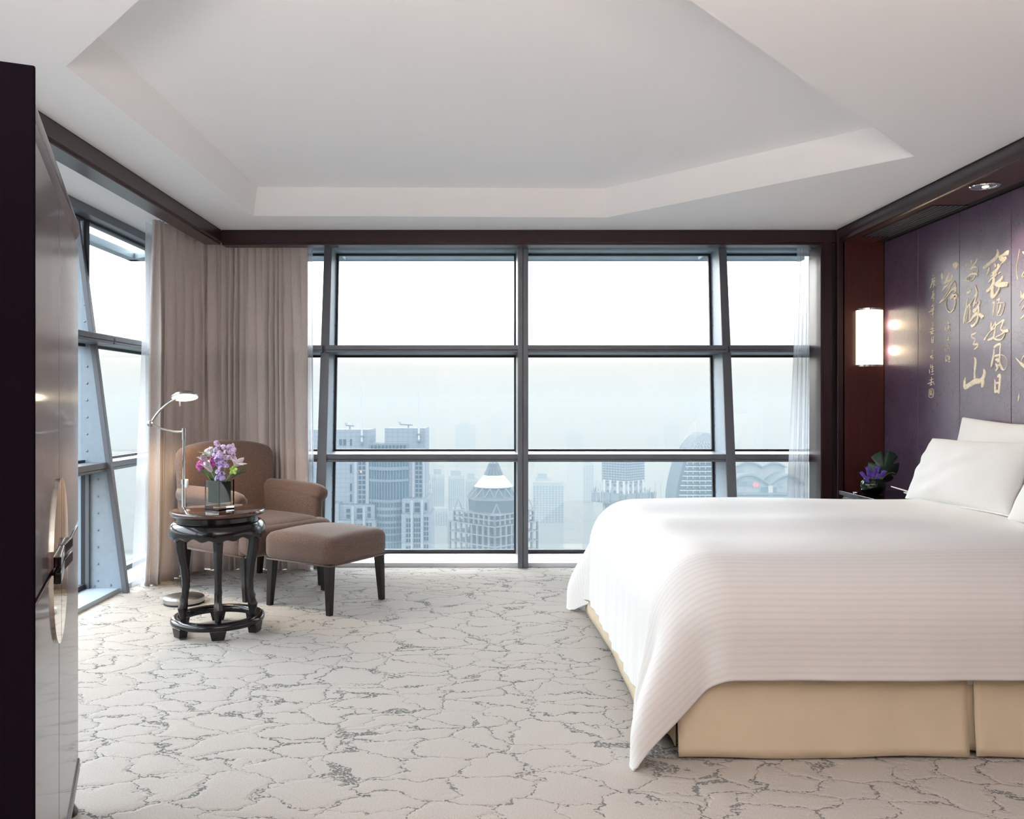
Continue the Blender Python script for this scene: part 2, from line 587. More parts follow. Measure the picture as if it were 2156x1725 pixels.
# ---------------------------------------------------------------- haze over the city (a real volume outside)
# bluish haze: short paths look blue, long ones fade to a neutral white; thinner higher up
HZ_T = (0.58, 0.80, 1.0)
HZ_A = (0.214, 0.216, 0.210)
for hname, ztop, dens, lab in (('haze', 16, 0.0017, 'pale blue haze between the city towers'),):
    hz = MB().box((-4500, 14, -232), (4500, 7500, ztop)).build(hname, None)
    m = bpy.data.materials.new('city_' + hname)
    m.use_nodes = True
    n = m.node_tree
    n.nodes.remove(n.nodes['Principled BSDF'])
    vs = nd(n, 'ShaderNodeVolumeScatter')
    vs.inputs['Color'].default_value = (*[t * a for t, a in zip(HZ_T, HZ_A)], 1)
    vs.inputs['Density'].default_value = dens
    va_ = nd(n, 'ShaderNodeVolumeAbsorption')
    va_.inputs['Color'].default_value = (*[1 - (1 - a) * t for t, a in zip(HZ_T, HZ_A)], 1)
    va_.inputs['Density'].default_value = dens
    ads = nd(n, 'ShaderNodeAddShader')
    n.links.new(vs.outputs[0], ads.inputs[0]); n.links.new(va_.outputs[0], ads.inputs[1])
    n.links.new(ads.outputs[0], n.nodes['Material Output'].inputs['Volume'])
    hz.data.materials.append(m)
    hz['kind'] = 'stuff'
    hz['label'] = lab
    hz['category'] = 'haze'

# ---------------------------------------------------------------- floor, ceiling, walls
ZC = 2.427
XR = 2.787          # face of the headboard panels
fl = MB().box((-2.33, -2.6, -0.12), (2.9, 6.14, 0.0)).build('floor', 'carpet')
struct(fl, 'beige carpet with broken grey meandering lines')
sl = root_struct('trim_1', 'low sill ledges along the foot of both windows')
MB().box((-2.62, 6.14, -0.12), (2.62, 6.62, 0.03)).build('front_sill', 'sill', sl, bevel=0.004)
MB().box((-2.62, -0.3, -0.12), (-2.33, 6.14, 0.03)).build('side_sill', 'sill_grey', sl, bevel=0.004)

tray = [(-1.53, 3.04), (-1.525, 5.46), (0.79, 5.51), (2.122, 4.145), (-0.033, 1.85), (-0.403, 1.85)]
cen = Vector((0.1, 3.9))
trin = []
for p in tray:
    d = (cen - Vector(p)).normalized()
    trin.append((p[0] + d.x * 0.05, p[1] + d.y * 0.05))
outer = [(-2.62, -2.6), (-2.62, 6.62), (2.9, 6.62), (2.9, -2.6)]
bm = bmesh.new()
ov = [bm.verts.new((*p, ZC)) for p in outer]
iv = [bm.verts.new((*p, ZC)) for p in tray]
eds = [bm.edges.new((l[i], l[(i + 1) % len(l)])) for l in (ov, iv) for i in range(len(l))]
bmesh.ops.triangle_fill(bm, use_beauty=True, use_dissolve=False, edges=eds)
tv = [bm.verts.new((*p, ZC + 0.18)) for p in trin]
for i in range(len(tray)):
    j = (i + 1) % len(tray)
    bm.faces.new((iv[i], iv[j], tv[j], tv[i]))
bm.faces.new(tv)
# drop faces that filled the hole itself
for f in list(bm.faces):
    c = f.calc_center_median()
    if abs(c.z - ZC) < 1e-4 and all(vv in iv for vv in f.verts):
        bm.faces.remove(f)
bmesh.ops.recalc_face_normals(bm, faces=bm.faces[:])
me = bpy.data.meshes.new('ceiling'); bm.to_mesh(me); bm.free()
me.materials.append(MT['ceiling'])
ce = bpy.data.objects.new('ceiling', me); C.objects.link(ce)
struct(ce, 'cream plaster ceiling with a recessed six sided tray')
# slab above, keeps daylight out
struct(MB().box((-2.7, -2.7, ZC + 0.25), (2.95, 6.62, ZC + 0.35)).build('trim_8', 'ceiling'), 'roof slab above the ceiling')
struct(MB().box((-2.75, -2.75, ZC + 0.0), (-2.62, 6.75, ZC + 0.35)).build('trim_9', 'exterior'), 'outer slab edge above the side window')
struct(MB().box((-2.62, 6.62, ZC + 0.0), (2.95, 6.75, ZC + 0.35)).build('trim_10', 'exterior'), 'outer slab edge above the front window')

struct(MB().box((-2.7, -2.7, -0.12), (2.95, -2.6, ZC + 0.3)).build('wall_back', 'wall'), 'plain wall behind the camera')
struct(MB().box((-2.75, -2.6, -0.12), (-2.62, -0.3, ZC)).build('wall_left', 'wall'), 'plain wall beside the side window')

wr = root_struct('wall_right', 'wall of lacquered panels with carved gilt calligraphy behind the bed')
seams = [5.86, 5.402, 4.93, 4.443, 3.97, 3.49, 3.01, 2.53, 2.05]
PANELS = []
for i in range(8):
    p = MB().box((XR, seams[i + 1] + 0.0015, 0.0), (XR + 0.03, seams[i] - 0.0015, 2.33)).build('panel', 'panel', wr, bevel=0.002)
    PANELS.append(p)
MB().box((XR + 0.02, 2.0, 0), (XR + 0.1, 5.9, 2.45)).build('panel_backing', 'black', wr)
MB().box((2.474, -2.6, 0), (2.9, 2.05, ZC)).build('near_wall_panel', 'redwood', wr)
struct_col = MB().box((2.50, 5.865, 0.0), (2.95, 6.10, 2.42)).build('return_panel', 'redwood', wr)
MB().box((XR - 0.004, 5.856, 0), (XR + 0.02, 5.87, 2.33)).build('corner_gap', 'black', wr)

# soffit over the bed with its moulded fascia
t3 = root_struct('trim_3', 'dark wood soffit with moulded fascia over the bed niche')
ZS = 2.331
MB().box((2.49, 2.0, ZS), (2.72, 5.87, ZS + 0.03)).build('soffit_board', 'redwood', t3)
MB().box((2.72, 2.0, ZS + 0.005), (2.83, 5.87, ZS + 0.05)).build('shadow_gap', 'black', t3)
prof = [(2.475, ZC - 0.006), (2.462, ZC - 0.012), (2.462, ZC - 0.022), (2.471, ZC - 0.034), (2.480, ZC - 0.052), (2.480, ZC - 0.070),
        (2.472, ZC - 0.084), (2.470, ZS + 0.004), (2.476, ZS - 0.001), (2.50, ZS - 0.001), (2.50, ZC - 0.006)]
MB().prism([(x, 2.0, z) for x, z in prof], (0, 3.90, 0)).build('fascia', 'wood', t3, smooth=True)
MB().box((2.47, 2.0, ZC - 0.006), (2.50, 5.9, ZC)).build('shadow_line', 'black', t3)

# crown board (curtain pelmet) along the front and the left side
def pelmet(name, label, along, L0, L1):
    r = root_struct(name, label)
    # (depth from the room face, z)
    board = [(0.0, ZC - 0.008), (0.0, 2.349), (0.05, 2.349), (0.05, ZC - 0.008)]
    bead = [(-0.006, 2.349), (-0.006, 2.340), (0.004, 2.333), (0.06, 2.333), (0.06, 2.349)]
    low = [(0.008, 2.333), (0.008, 2.322), (0.115, 2.322), (0.115, 2.333)]
    gap = [(0.004, ZC), (0.004, ZC - 0.008), (0.05, ZC - 0.008), (0.05, ZC)]
    for nm, pr, mt in (('board', board, 'wood'), ('bead', bead, 'wood'), ('underside', low, 'wood'), ('shadow_line', gap, 'black')):
        if along == 'x':
            pts = [(L0, 5.9 + q, z) for q, z in pr]; d = (L1 - L0, 0, 0)
        else:
            pts = [(-1.873 - q, L0, z) for q, z in pr]; d = (0, L1 - L0, 0)
        MB().prism(pts, d).build(nm, mt, r)
    return r
pelmet('trim_2', 'dark wood pelmet over the front window', 'x', -1.873, 2.474)
pelmet('trim_4', 'dark wood pelmet over the side window', 'y', -0.3, 5.9)

# casing on the right of the front window
t5 = root_struct('trim_5', 'dark wood casing between front window and bed niche')
MB().box((2.36, 5.9, 0.0), (2.372, 6.12, 2.322)).build('reveal_lining', 'wood', t5)
MB().box((2.352, 5.888, 0.0), (2.372, 5.91, 2.335)).build('reveal_bead', 'wood', t5, bevel=0.003)
MB().box((2.372, 5.895, 0.0), (2.44, 5.93, 2.36)).build('casing_board', 'wood', t5, bevel=0.003)
MB().box((2.44, 5.915, 0.0), (2.47, 5.93, ZC)).build('casing_groove', 'black', t5)
MB().box((2.46, 5.865, 0.0), (2.515, 5.93, ZC - 0.006)).build('niche_post', 'wood', t5, bevel=0.006)
MB().box((2.372, 5.93, 0.0), (2.62, 6.12, ZC)).build('pocket_end', 'wood', t5)
struct(MB().box((2.60, 6.10, -0.1), (2.75, 6.75, ZC + 0.2)).build('trim_6', 'exterior'), 'wall end of the front window')

# ---------------------------------------------------------------- front window
W1 = root_struct('window_1', 'full height front window with grey metal mullions and transoms')
GY = 6.55
TRANS = [(0.772, 0.828), (1.576, 1.628)]
HEADZ = 2.37
def colL(z): return -1.222 + (z / 2.36) * 0.039
def colR(z): return 1.80 - (z / 2.36) * 0.043
def const(x): return lambda z: x
bays = [(const(-2.50), colL), (colL, const(0.265)), (const(0.265), colR), (colR, const(2.60))]
rows = [(0.045, TRANS[0][0]), (TRANS[0][1], TRANS[1][0]), (TRANS[1][1], HEADZ)]
for bi, (xa, xb) in enumerate(bays):
    for (z0, z1) in rows:
        ia = 0.012 if bi in (1, 2, 3) else 0.0
        ib = 0.012
        if bi == 2: ia = 0.036
        if bi == 1: ib = 0.036
        q = [(xa(z0) + ia, z0), (xb(z0) - ib, z0), (xb(z1) - ib, z1), (xa(z1) + ia, z1)]
        MB().prism([(x, GY, z) for x, z in q], (0, 0.012, 0)).build('pane', 'pane', W1)
        g = 0.016
        mb = MB()
        qi = [(q[0][0] + g, q[0][1] + g), (q[1][0] - g, q[1][1] + g), (q[2][0] - g, q[2][1] - g), (q[3][0] + g, q[3][1] - g)]
        for k in range(4):
            a, b_, c_, d_ = q[k], q[(k + 1) % 4], qi[(k + 1) % 4], qi[k]
            mb.prism([(p[0], GY - 0.03, p[1]) for p in (a, b_, c_, d_)], (0, 0.028, 0))
        mb.build('gasket', 'gasket', W1)
        # slim grey inner frame hugging the gasket at the sides
    for (z0, z1) in TRANS:
        xl = xa((z0 + z1) / 2) + (0.012 if bi else 0)
        xr = xb((z0 + z1) / 2) - 0.012
        mb = MB()
        mb.box((xl, 6.13, z0 + 0.019), (xr, GY + 0.05, z1))
        mb.box((xl, 6.137, z0 + 0.016), (xr, GY, z0 + 0.019))
        mb.box((xl, 6.132, z0), (xr, GY + 0.05, z0 + 0.016))
        mb.build('transom', 'frame', W1, bevel=0.002)
mb = MB()
mb.box((0.226, 6.09, 0.0), (0.262, GY + 0.06, HEADZ)).box((0.266, 6.09, 0.0), (0.302, GY + 0.06, HEADZ)).box((0.24, 6.10, 0.0), (0.29, GY + 0.06, HEADZ))
mb.build('mullion', 'frame', W1, bevel=0.003)
for cf in (colL, colR):
    cl = bpy.data.objects.new('column', None); C.objects.link(cl); cl.parent = W1
    yb, yt = 6.07, 6.24
    def yf(z): return yb + (yt - yb) * z / HEADZ
    sg = -1 if cf is colL else 1
    z0, z1 = 0.0, HEADZ
    MB().hexa([(cf(z0) - 0.009, yf(z0), z0), (cf(z0) + 0.009, yf(z0), z0), (cf(z0) + 0.009, GY + 0.06, z0), (cf(z0) - 0.009, GY + 0.06, z0)],
              [(cf(z1) - 0.009, yf(z1), z1), (cf(z1) + 0.009, yf(z1), z1), (cf(z1) + 0.009, GY + 0.06, z1), (cf(z1) - 0.009, GY + 0.06, z1)]).build('web_plate', 'plate', cl)
    hw = 0.036
    MB().hexa([(cf(z0) - hw, yf(z0) - 0.012, z0), (cf(z0) + hw, yf(z0) - 0.012, z0), (cf(z0) + hw, yf(z0) + 0.012, z0), (cf(z0) - hw, yf(z0) + 0.012, z0)],
              [(cf(z1) - hw * .8, yf(z1) - 0.012, z1), (cf(z1) + hw * .8, yf(z1) - 0.012, z1), (cf(z1) + hw * .8, yf(z1) + 0.012, z1), (cf(z1) - hw * .8, yf(z1) + 0.012, z1)]).build('flange', 'frame', cl, bevel=0.002)
    proto = None
    for k in range(18):
        z = 0.12 + k * 0.13
        if any(a - 0.03 < z < b_ + 0.03 for a, b_ in TRANS):
            continue
        if proto is None:
            proto = MB().lathe([(0.0, 0.004), (0.006, 0.003), (0.007, 0.0)], 8).build('screw', 'screw', cl)
            o = proto
        else:
            o = proto.copy(); C.objects.link(o)
        o.rotation_euler = (0, -sg * PI / 2, 0)
        o.location = (cf(z) - sg * 0.0095, 6.50, z)
MB().box((-2.56, 6.40, HEADZ), (2.60, 6.62, ZC)).build('head_beam', 'sill_grey', W1, bevel=0.003)
MB().box((-2.95, 6.84, 2.378), (2.60, 6.93, 2.432)).build('outer_bar', 'exterior', W1)
for x in (-1.17, 1.74):
    MB().box((x - 0.015, 6.56, 2.372), (x + 0.015, 6.86, 2.40)).build('outer_bracket', 'exterior', W1)
MB().box((-2.56, GY - 0.02, -0.1), (2.60, GY + 0.06, 0.045)).build('bottom_rail', 'gasket', W1)

# ---------------------------------------------------------------- side window (left)
W2 = root_struct('window_2', 'side window with a slanted riveted fin and grey transoms')
GX = -2.56
def fin_x(z): return -2.285 - 0.13 * z
yspans = [(-0.3, 2.6), (2.6, 5.30), (5.30, 6.50)]
for (y0, y1) in yspans:
    for (z0, z1) in rows:
        MB().box((GX - 0.012, y0 + 0.012, z0), (GX, y1 - 0.012, z1)).build('pane', 'pane', W2)
        g = 0.016
        mb = MB()
        mb.box((GX, y0 + .012, z0), (GX + 0.028, y0 + .012 + g, z1))
        if z0 < 0.5 or y1 > 6:
            mb.box((GX, y1 - .012 - g, z0), (GX + 0.028, y1 - .012, z1))
        mb.box((GX, y0 + .012 + g, z0), (GX + 0.028, y1 - .012 - g, z0 + g)).box((GX, y0 + .012 + g, z1 - g), (GX + 0.028, y1 - .012 - g, z1))
        mb.build('gasket', 'gasket', W2)
    for (z0, z1), xf_ in zip(TRANS, (-2.40, -2.36)):
        mb = MB()
        ye = y1 - 0.012
        mb.box((GX - 0.05, y0 + 0.012, z0 + 0.019), (xf_, ye, z1)).box((GX - 0.05, y0 + 0.012, z0), (xf_ - 0.003, ye, z0 + 0.016)).box((GX, y0 + 0.012, z0 + 0.016), (xf_ - 0.006, ye, z0 + 0.019))
        mb.build('transom', 'frame', W2, bevel=0.002)
for yf_ in (2.6, 5.30):
    fn = bpy.data.objects.new('fin', None); C.objects.link(fn); fn.parent = W2
    zt = 2.1
    MB().prism([(GX - 0.05, yf_ - 0.01, 0.03), (fin_x(0.03), yf_ - 0.01, 0.03), (fin_x(zt), yf_ - 0.01, zt), (fin_x(zt), yf_ - 0.01, HEADZ), (GX - 0.05, yf_ - 0.01, HEADZ)], (0, 0.02, 0)).build('web_plate', 'plate', fn)
    zt = HEADZ
    MB().hexa([(fin_x(0.0) - 0.018, yf_ - 0.02, 0.0), (fin_x(0.0) + 0.014, yf_ - 0.02, 0.0), (fin_x(0.0) + 0.014, yf_ + 0.02, 0.0), (fin_x(0.0) - 0.018, yf_ + 0.02, 0.0)],
              [(fin_x(zt) - 0.018, yf_ - 0.02, zt), (fin_x(zt) + 0.014, yf_ - 0.02, zt), (fin_x(zt) + 0.014, yf_ + 0.02, zt), (fin_x(zt) - 0.018, yf_ + 0.02, zt)]).build('flange', 'frame', fn, bevel=0.002)
    spots = [(-2.46, 0.72 - 0.107 * k) for k in range(7)] + [(-2.445 - 0.035, 0.045)] + [(-2.38, 0.05)]
    spots += [(-2.53, 0.90 + 0.107 * k) for k in range(6)] + [(-2.545, 1.72 + .107 * k) for k in range(3)]
    proto = None
    for (x, z) in spots:
        if proto is None:
            proto = MB().lathe([(0.0, 0.004), (0.006, 0.003), (0.008, 0.0)], 8).build('screw', 'screw', fn)
            o = proto
        else:
            o = proto.copy(); C.objects.link(o)
        o.rotation_euler = (PI / 2, 0, 0)
        o.location = (x, yf_ - 0.0105, z)
    # dark strip where glass meets plate
    MB().box((GX + 0.028, yf_ - 0.03, 0.03), (GX + 0.05, yf_ - 0.011, TRANS[0][0])).build('edge_strip', 'frame', fn)
MB().box((-2.62, -0.3, HEADZ), (-2.455, 6.45, ZC)).build('head_beam', 'frame', W2, bevel=0.003)
MB().box((-2.95, -0.3, 2.378), (-2.87, 6.93, 2.432)).build('outer_bar', 'exterior', W2)
MB().bar((-2.56, 6.55, 2.39), (-2.91, 6.88, 2.405), 0.05, 0.05).build('outer_bracket', 'exterior', W2)
MB().box((GX - 0.06, -0.3, -0.1), (GX + 0.03, 6.55, 0.045)).build('bottom_rail', 'gasket', W2)
MB().box((-2.64, 6.46, -0.1), (-2.50, 6.64, ZC)).build('corner_post', 'frame', W2, bevel=0.004)

# ---------------------------------------------------------------- recessed downlight and air grille in the soffit
dl = thing('downlight', 'round chrome downlight recessed in the dark soffit over the bed', 'downlight', (2.583, 4.337, ZS))
MB().lathe([(0.053, 0.004), (0.072, 0.0), (0.074, -0.004), (0.068, -0.008), (0.056, -0.006), (0.053, 0.004)], 32).build('trim_ring', 'chrome', dl, smooth=True)
MB().lathe([(0.055, -0.003), (0.05, 0.0), (0.02, 0.0), (0.0, 0.0)][::1], 32).build('reflector', 'downlight_reflector', dl, smooth=True)
MB().lathe([(0.0, -0.008), (0.014, -0.006), (0.02, 0.0)], 16, c=(0.01, 0.01, 0)).build('bulb', 'spot_bulb', dl, smooth=True)
sp_ = bpy.data.lights.new('downlight_spot', 'SPOT'); sp_.energy = 20; sp_.color = (1.0, 0.86, 0.68); sp_.spot_size = 1.5; sp_.spot_blend = 0.6; sp_.shadow_soft_size = 0.04
so = bpy.data.objects.new('downlight_spot', sp_); so.location = (2.583, 4.337, ZS - 0.02); so.rotation_euler = (0, math.radians(-8), 0); C.objects.link(so)

gr = thing('air_grille', 'long black slotted air grille in the soffit above the wall lamp', 'grille', (2.64, 5.21, ZS))
MB().box((-0.1, -0.445, -0.001), (0.1, 0.445, 0.01)).build('backing', 'black', gr)
mb = MB()
MB().box((-0.105, -0.45, -0.004), (-0.095, 0.45, 0.0)).box((0.095, -0.45, -0.004), (0.105, 0.45, 0.0)).box((-0.095, -0.45, -0.004), (0.095, -0.44, 0.0)).box((-0.095, 0.44, -0.004), (0.095, 0.45, 0.0)).build('frame', 'ebony', gr)
pr_ = None
for k in range(6):
    x = -0.075 + k * 0.03
    if pr_ is None:
        pr_ = MB().box((-0.0035, -0.44, -0.004), (0.0035, 0.44, -0.001)).build('slat', 'screw', gr); o = pr_
    else:
        o = pr_.copy(); C.objects.link(o)
    o.location = (x, 0, 0)

# ---------------------------------------------------------------- wall lamp
sc_ = thing('wall_sconce', 'glowing half round wall lamp with chrome caps on the dark return panel', 'wall lamp', (2.672, 5.865, 1.66))
def half(r, d0, n=18):
    return [(r * math.cos(PI * k / n), -d0 - 0.075 * math.sin(PI * k / n)) for k in range(n + 1)]
prof2 = half(0.092, 0.02)
mb = MB()
v = [(x, y, z) for z in (-0.19, 0.19) for x, y in prof2]
nn = len(prof2)
mb.add(v, [(i, i + 1, i + 1 + nn, i + nn) for i in range(nn - 1)])
o = mb.build('shade', 'sconce_glow', sc_, smooth='all')
md = o.modifiers.new('solid', 'SOLIDIFY'); md.thickness = 0.003
for nm, z0, z1 in (('top_cap', 0.19, 0.203), ('bottom_cap', -0.203, -0.19)):
    pp = [(x * 1.01, y * 1.0, z0) for x, y in prof2]
    MB().prism(pp, (0, 0, z1 - z0)).build(nm, 'chrome', sc_, smooth=True)
MB().box((-0.07, -0.016, -0.17), (0.07, -0.001, 0.17)).build('back_plate', 'chrome', sc_)
for z in (0.09, -0.09):
    MB().lathe([(0.0, -0.03), (0.012, -0.028), (0.02, -0.01), (0.021, 0.008), (0.012, 0.03), (0.0, 0.036)], 14, c=(0.055, -0.045, z)).build('bulb', 'bulb', sc_, smooth='all')
    point('sconce_light', (2.772, 5.79, 1.657 + z), 1.5, (1.0, 0.70, 0.40), 0.035)

# ---------------------------------------------------------------- curtains
def drape(name, mat, p0, p1, ztop, zbot, folds, amp, label, seed, p0b=None, p1b=None, nz=26, ns=None, gather=0.45, pts=14, thick=0.004, group=None, pool=0.0, cat='curtain'):
    r = np.random.default_rng(seed)
    ns = ns or folds * pts
    s = np.linspace(0, 1, ns)
    ph = np.cumsum(np.abs(1 + 0.55 * r.standard_normal(folds + 2)).clip(0.35, 2.0))
    ph = np.interp(np.linspace(0, folds + 1, ns), np.arange(folds + 2), np.concatenate([[0], ph[:-1]]))
    ph = ph / ph[-1] * folds
    am = np.interp(s, np.linspace(0, 1, folds + 1), 0.55 + 0.6 * r.random(folds + 1))
    a0, a1 = np.array(p0, float), np.array(p1, float)
    b0, b1 = np.array(p0b or p0, float), np.array(p1b or p1, float)
    P = np.zeros((nz, ns, 3))
    wob = r.standard_normal(folds + 1)
    wob = np.interp(s, np.linspace(0, 1, folds + 1), wob)
    for i, t in enumerate(np.linspace(0, 1, nz)):
        z = ztop + (zbot - ztop) * t
        e0 = a0 + (b0 - a0) * t ** 1.2
        e1 = a1 + (b1 - a1) * t ** 1.2
        d = (e1 - e0); L = np.linalg.norm(d); d /= L
        nrm = np.array([-d[1], d[0]])
        g = gather + (1 - gather) * min(1, t * 3.5)
        q = ph + 0.07 * np.sin(3 * t + ph * 1.3) + 0.05 * wob * t
        wave = np.sin(2 * PI * q) * 0.75 + 0.25 * np.sin(4 * PI * q + 1 + wob) + (1 - g) * 0.5 * np.sin(6 * PI * q + wob * 3)
        off = amp * am * g * wave
        along = s * L + 0.32 * amp * am * g * np.sin(4 * PI * q + 0.6)
        xy = e0[None] + d[None] * along[:, None] + nrm[None] * off[:, None]
        if pool and t > 0.9:
            xy = xy + nrm[None] * (pool * (t - 0.9) / 0.1) * (0.5 + 0.5 * np.sin(ph * 4))[:, None]
        P[i, :, :2] = xy
        P[i, :, 2] = z + (0.006 * np.sin(ph * 2.1) if t > 0.98 else 0)
    o = MB().grid(P).build(name, mat, None, smooth='all')
    if thick:
        md = o.modifiers.new('solid', 'SOLIDIFY'); md.thickness = thick
    return tag(o, label, cat, group)

drape('curtain', 'drape', (-2.16, 5.44), (-2.03, 6.03), 2.40, 0.001, 6, 0.052, 'taupe floor length curtain hanging beside the side window', 3, p0b=(-2.20, 5.47), p1b=(-2.05, 6.04), pool=0.02, pts=22)
drape('curtain', 'drape', (-2.09, 6.045), (-1.30, 6.045), 2.40, 0.001, 12, 0.046, 'taupe pleated curtain on front window behind the armchair', 5, p0b=(-2.09, 6.045), p1b=(-1.27, 6.045), pts=20)
drape('sheer_curtain', 'sheer', (-2.25, 5.52), (-2.20, 6.02), 2.40, 0.034, 6, 0.022, 'white sheer curtain flaring out beside the slanted side window fin', 8, p0b=(-2.245, 5.285), p1b=(-2.19, 6.0), thick=0, gather=0.7)
drape('sheer_curtain', 'sheer', (-1.34, 6.075), (-1.265, 6.075), 2.36, 0.034, 3, 0.014, 'narrow sheer strip at the free edge of the pleated curtain', 9, p0b=(-1.32, 6.075), p1b=(-1.255, 6.07), thick=0, gather=0.7)
drape('sheer_curtain', 'sheer', (2.245, 6.05), (2.335, 6.05), 2.36, 0.034, 4, 0.018, 'grey sheer curtain gathered at right end of the front window', 12, p0b=(2.14, 6.04), p1b=(2.325, 6.05), thick=0, gather=0.7)

# ---------------------------------------------------------------- armoire
e_ = Vector((-0.476, 1.155, 0)); AW = e_.length
ar = thing('armoire', 'polished dark wood armoire with round mirrored lock plate at left edge', 'armoire', (-0.738, 1.33, 0), math.atan2(e_.y, e_.x))
MB().box((0.0, 0.022, 0.13), (AW, 0.62, 1.675)).build('body', 'ebony', ar, bevel=0.004)
MB().box((-0.009, -0.018, 0.10), (-0.0005, 0.62, 1.738)).build('side_shade', 'armoire_shade', ar, bevel=0.003)  # board added over the near side to carry its painted shade
MB().box((-0.006, -0.004, 0.105), (AW + 0.004, 0.03, 0.148)).build('bottom_rail', 'ebony', ar, bevel=0.006)
cp = [(0.62, 1.672), (0.022, 1.672), (0.016, 1.676), (0.008, 1.684), (-0.001, 1.698), (-0.004, 1.714), (-0.001, 1.730), (0.008, 1.737), (0.62, 1.737)]
MB().prism([(-0.006, y, z) for y, z in cp], (AW + 0.004, 0, 0)).build('cornice', 'armoire', ar, smooth=True)
ZM, XM, RM = 0.845, AW / 2, 0.183
gp = 0.0022
for ix, (xa, xb) in enumerate(((0.012, XM - gp), (XM + gp, AW - 0.012))):
    for iz, (za, zb) in enumerate(((0.150, ZM - gp), (ZM + gp, 1.668))):
        dr = MB().box((xa, 0.0, za + (0.003 if iz else 0)), (xb, 0.022, zb - (0.0 if iz else 0.003))).build('door', 'armoire', ar, bevel=0.003)
        # quarter of the round plate
        a0 = (PI if ix == 0 else 1.5 * PI) if iz == 0 else (0.5 * PI if ix == 0 else 0.0)
        cx = XM - 0.003 if ix == 0 else XM + 0.003
        cz = ZM - 0.003 if iz == 0 else ZM + 0.003
        poly = [(cx, 0.001, cz)] + [(cx + RM * math.cos(a0 + PI / 2 * k / 20), 0.001, cz + RM * math.sin(a0 + PI / 2 * k / 20)) for k in range(21)]
        MB().prism(poly, (0, -0.006, 0)).build('lock_plate', 'mirror', dr)
        zc_ = 0.865 if iz else 0.831
        if ix == 0:
            b4 = [(XM - 0.165, -0.005, zc_ - 0.012), (XM - 0.003, -0.005, zc_ - 0.012), (XM - 0.003, -0.012, zc_ - 0.012), (XM - 0.165, -0.018, zc_ - 0.012)]
        else:
            b4 = [(XM + 0.003, -0.005, zc_ - 0.012), (XM + 0.12, -0.005, zc_ - 0.012), (XM + 0.12, -0.020, zc_ - 0.012), (XM + 0.003, -0.012, zc_ - 0.012)]
        MB().hexa(b4, [(x, y, z + 0.024) for x, y, z in b4]).build('handle', 'lacquer', dr, bevel=0.002)
for (x, y) in ((AW - 0.04, 0.035), (0.04, 0.035), (AW - 0.04, 0.58), (0.04, 0.58)):
    MB().lathe([(0.036, 0.0), (0.038, 0.008), (0.034, 0.016), (0.026, 0.03), (0.026, 0.13)], 20, c=(x, y, 0)).build('foot', 'lacquer', ar, smooth=True)

# ---------------------------------------------------------------- bed
BX0, BX1, BY0, BY1 = 0.645, 2.74, 2.815, 4.835
bed = thing('bed', 'wide bed with beige pleated valance under the white duvet', 'bed', (1.7, 3.8, 0))
Mb = Matrix.Translation((-1.7, -3.8, 0))
MB().rbox((1.70, 3.825, 0.40), (1.04, 0.985, 0.19), 0.07, 8).xf(Mb).build('mattress', 'white_cloth', bed, smooth='all')
MB().box((0.72, 2.90, 0.02), (2.72, 4.76, 0.22)).xf(Mb).build('base', 'black', bed)
MB().rbox((2.752, 3.62, 0.58), (0.028, 1.0, 0.50), 0.02, 4).xf(Mb).build('headboard', 'ebony', bed, smooth='all')

def skirt(p0, p1, nrm, seed, flare=0.02, zt=0.34, zb=0.008, n_=40):
    r = np.random.default_rng(seed)
    P = np.zeros((12, n_, 3))
    p0, p1, nrm = np.array(p0), np.array(p1), np.array(nrm)
    s = np.linspace(0, 1, n_)
    f = sum(r.standard_normal() * np.sin(2 * PI * k * s + r.random() * 6) / k for k in range(1, 5)) * 0.004
    for i, t in enumerate(np.linspace(0, 1, 12)):
        xy = p0[None] + (p1 - p0)[None] * s[:, None] + nrm[None] * ((flare * t * t + f * t))[:, None]
        P[i, :, :2] = xy
        P[i, :, 2] = zt + (zb - zt) * t + (0.004 * np.sin(s * 9 + seed) * t)
    o = MB().grid(P).xf(Mb).build('valance_panel', 'skirt', bed, smooth='all')
    md = o.modifiers.new('solid', 'SOLIDIFY'); md.thickness = 0.004
    return o
skirt((0.645, 2.83), (1.630, 2.838), (0, -1), 1)
skirt((1.650, 2.833), (2.74, 2.84), (0, -1), 2)
skirt((1.55, 2.852), (1.75, 2.852), (0, -1), 6, 0.006, zb=0.02)
skirt((0.600, 2.90), (0.585, 4.83), (-1, 0), 3, 0.012, zb=0.02)
# the loose corner flap: a softly folded piece of the foot panel
P = np.zeros((14, 16, 3))
for i, t in enumerate(np.linspace(0, 1, 14)):
    for j, s in enumerate(np.linspace(0, 1, 16)):
        P[i, j] = (0.645 - 0.085 * s * (0.6 + 0.4 * t) + 0.008 * math.sin(9 * s), 2.852 + 0.045 * math.sin(6.5 * s + 0.4) + 0.10 * s, 0.34 - (0.315 - 0.09 * s) * t)
o = MB().grid(P).xf(Mb).build('valance_flap', 'skirt', bed, smooth='all')
md = o.modifiers.new('solid', 'SOLIDIFY'); md.thickness = 0.004

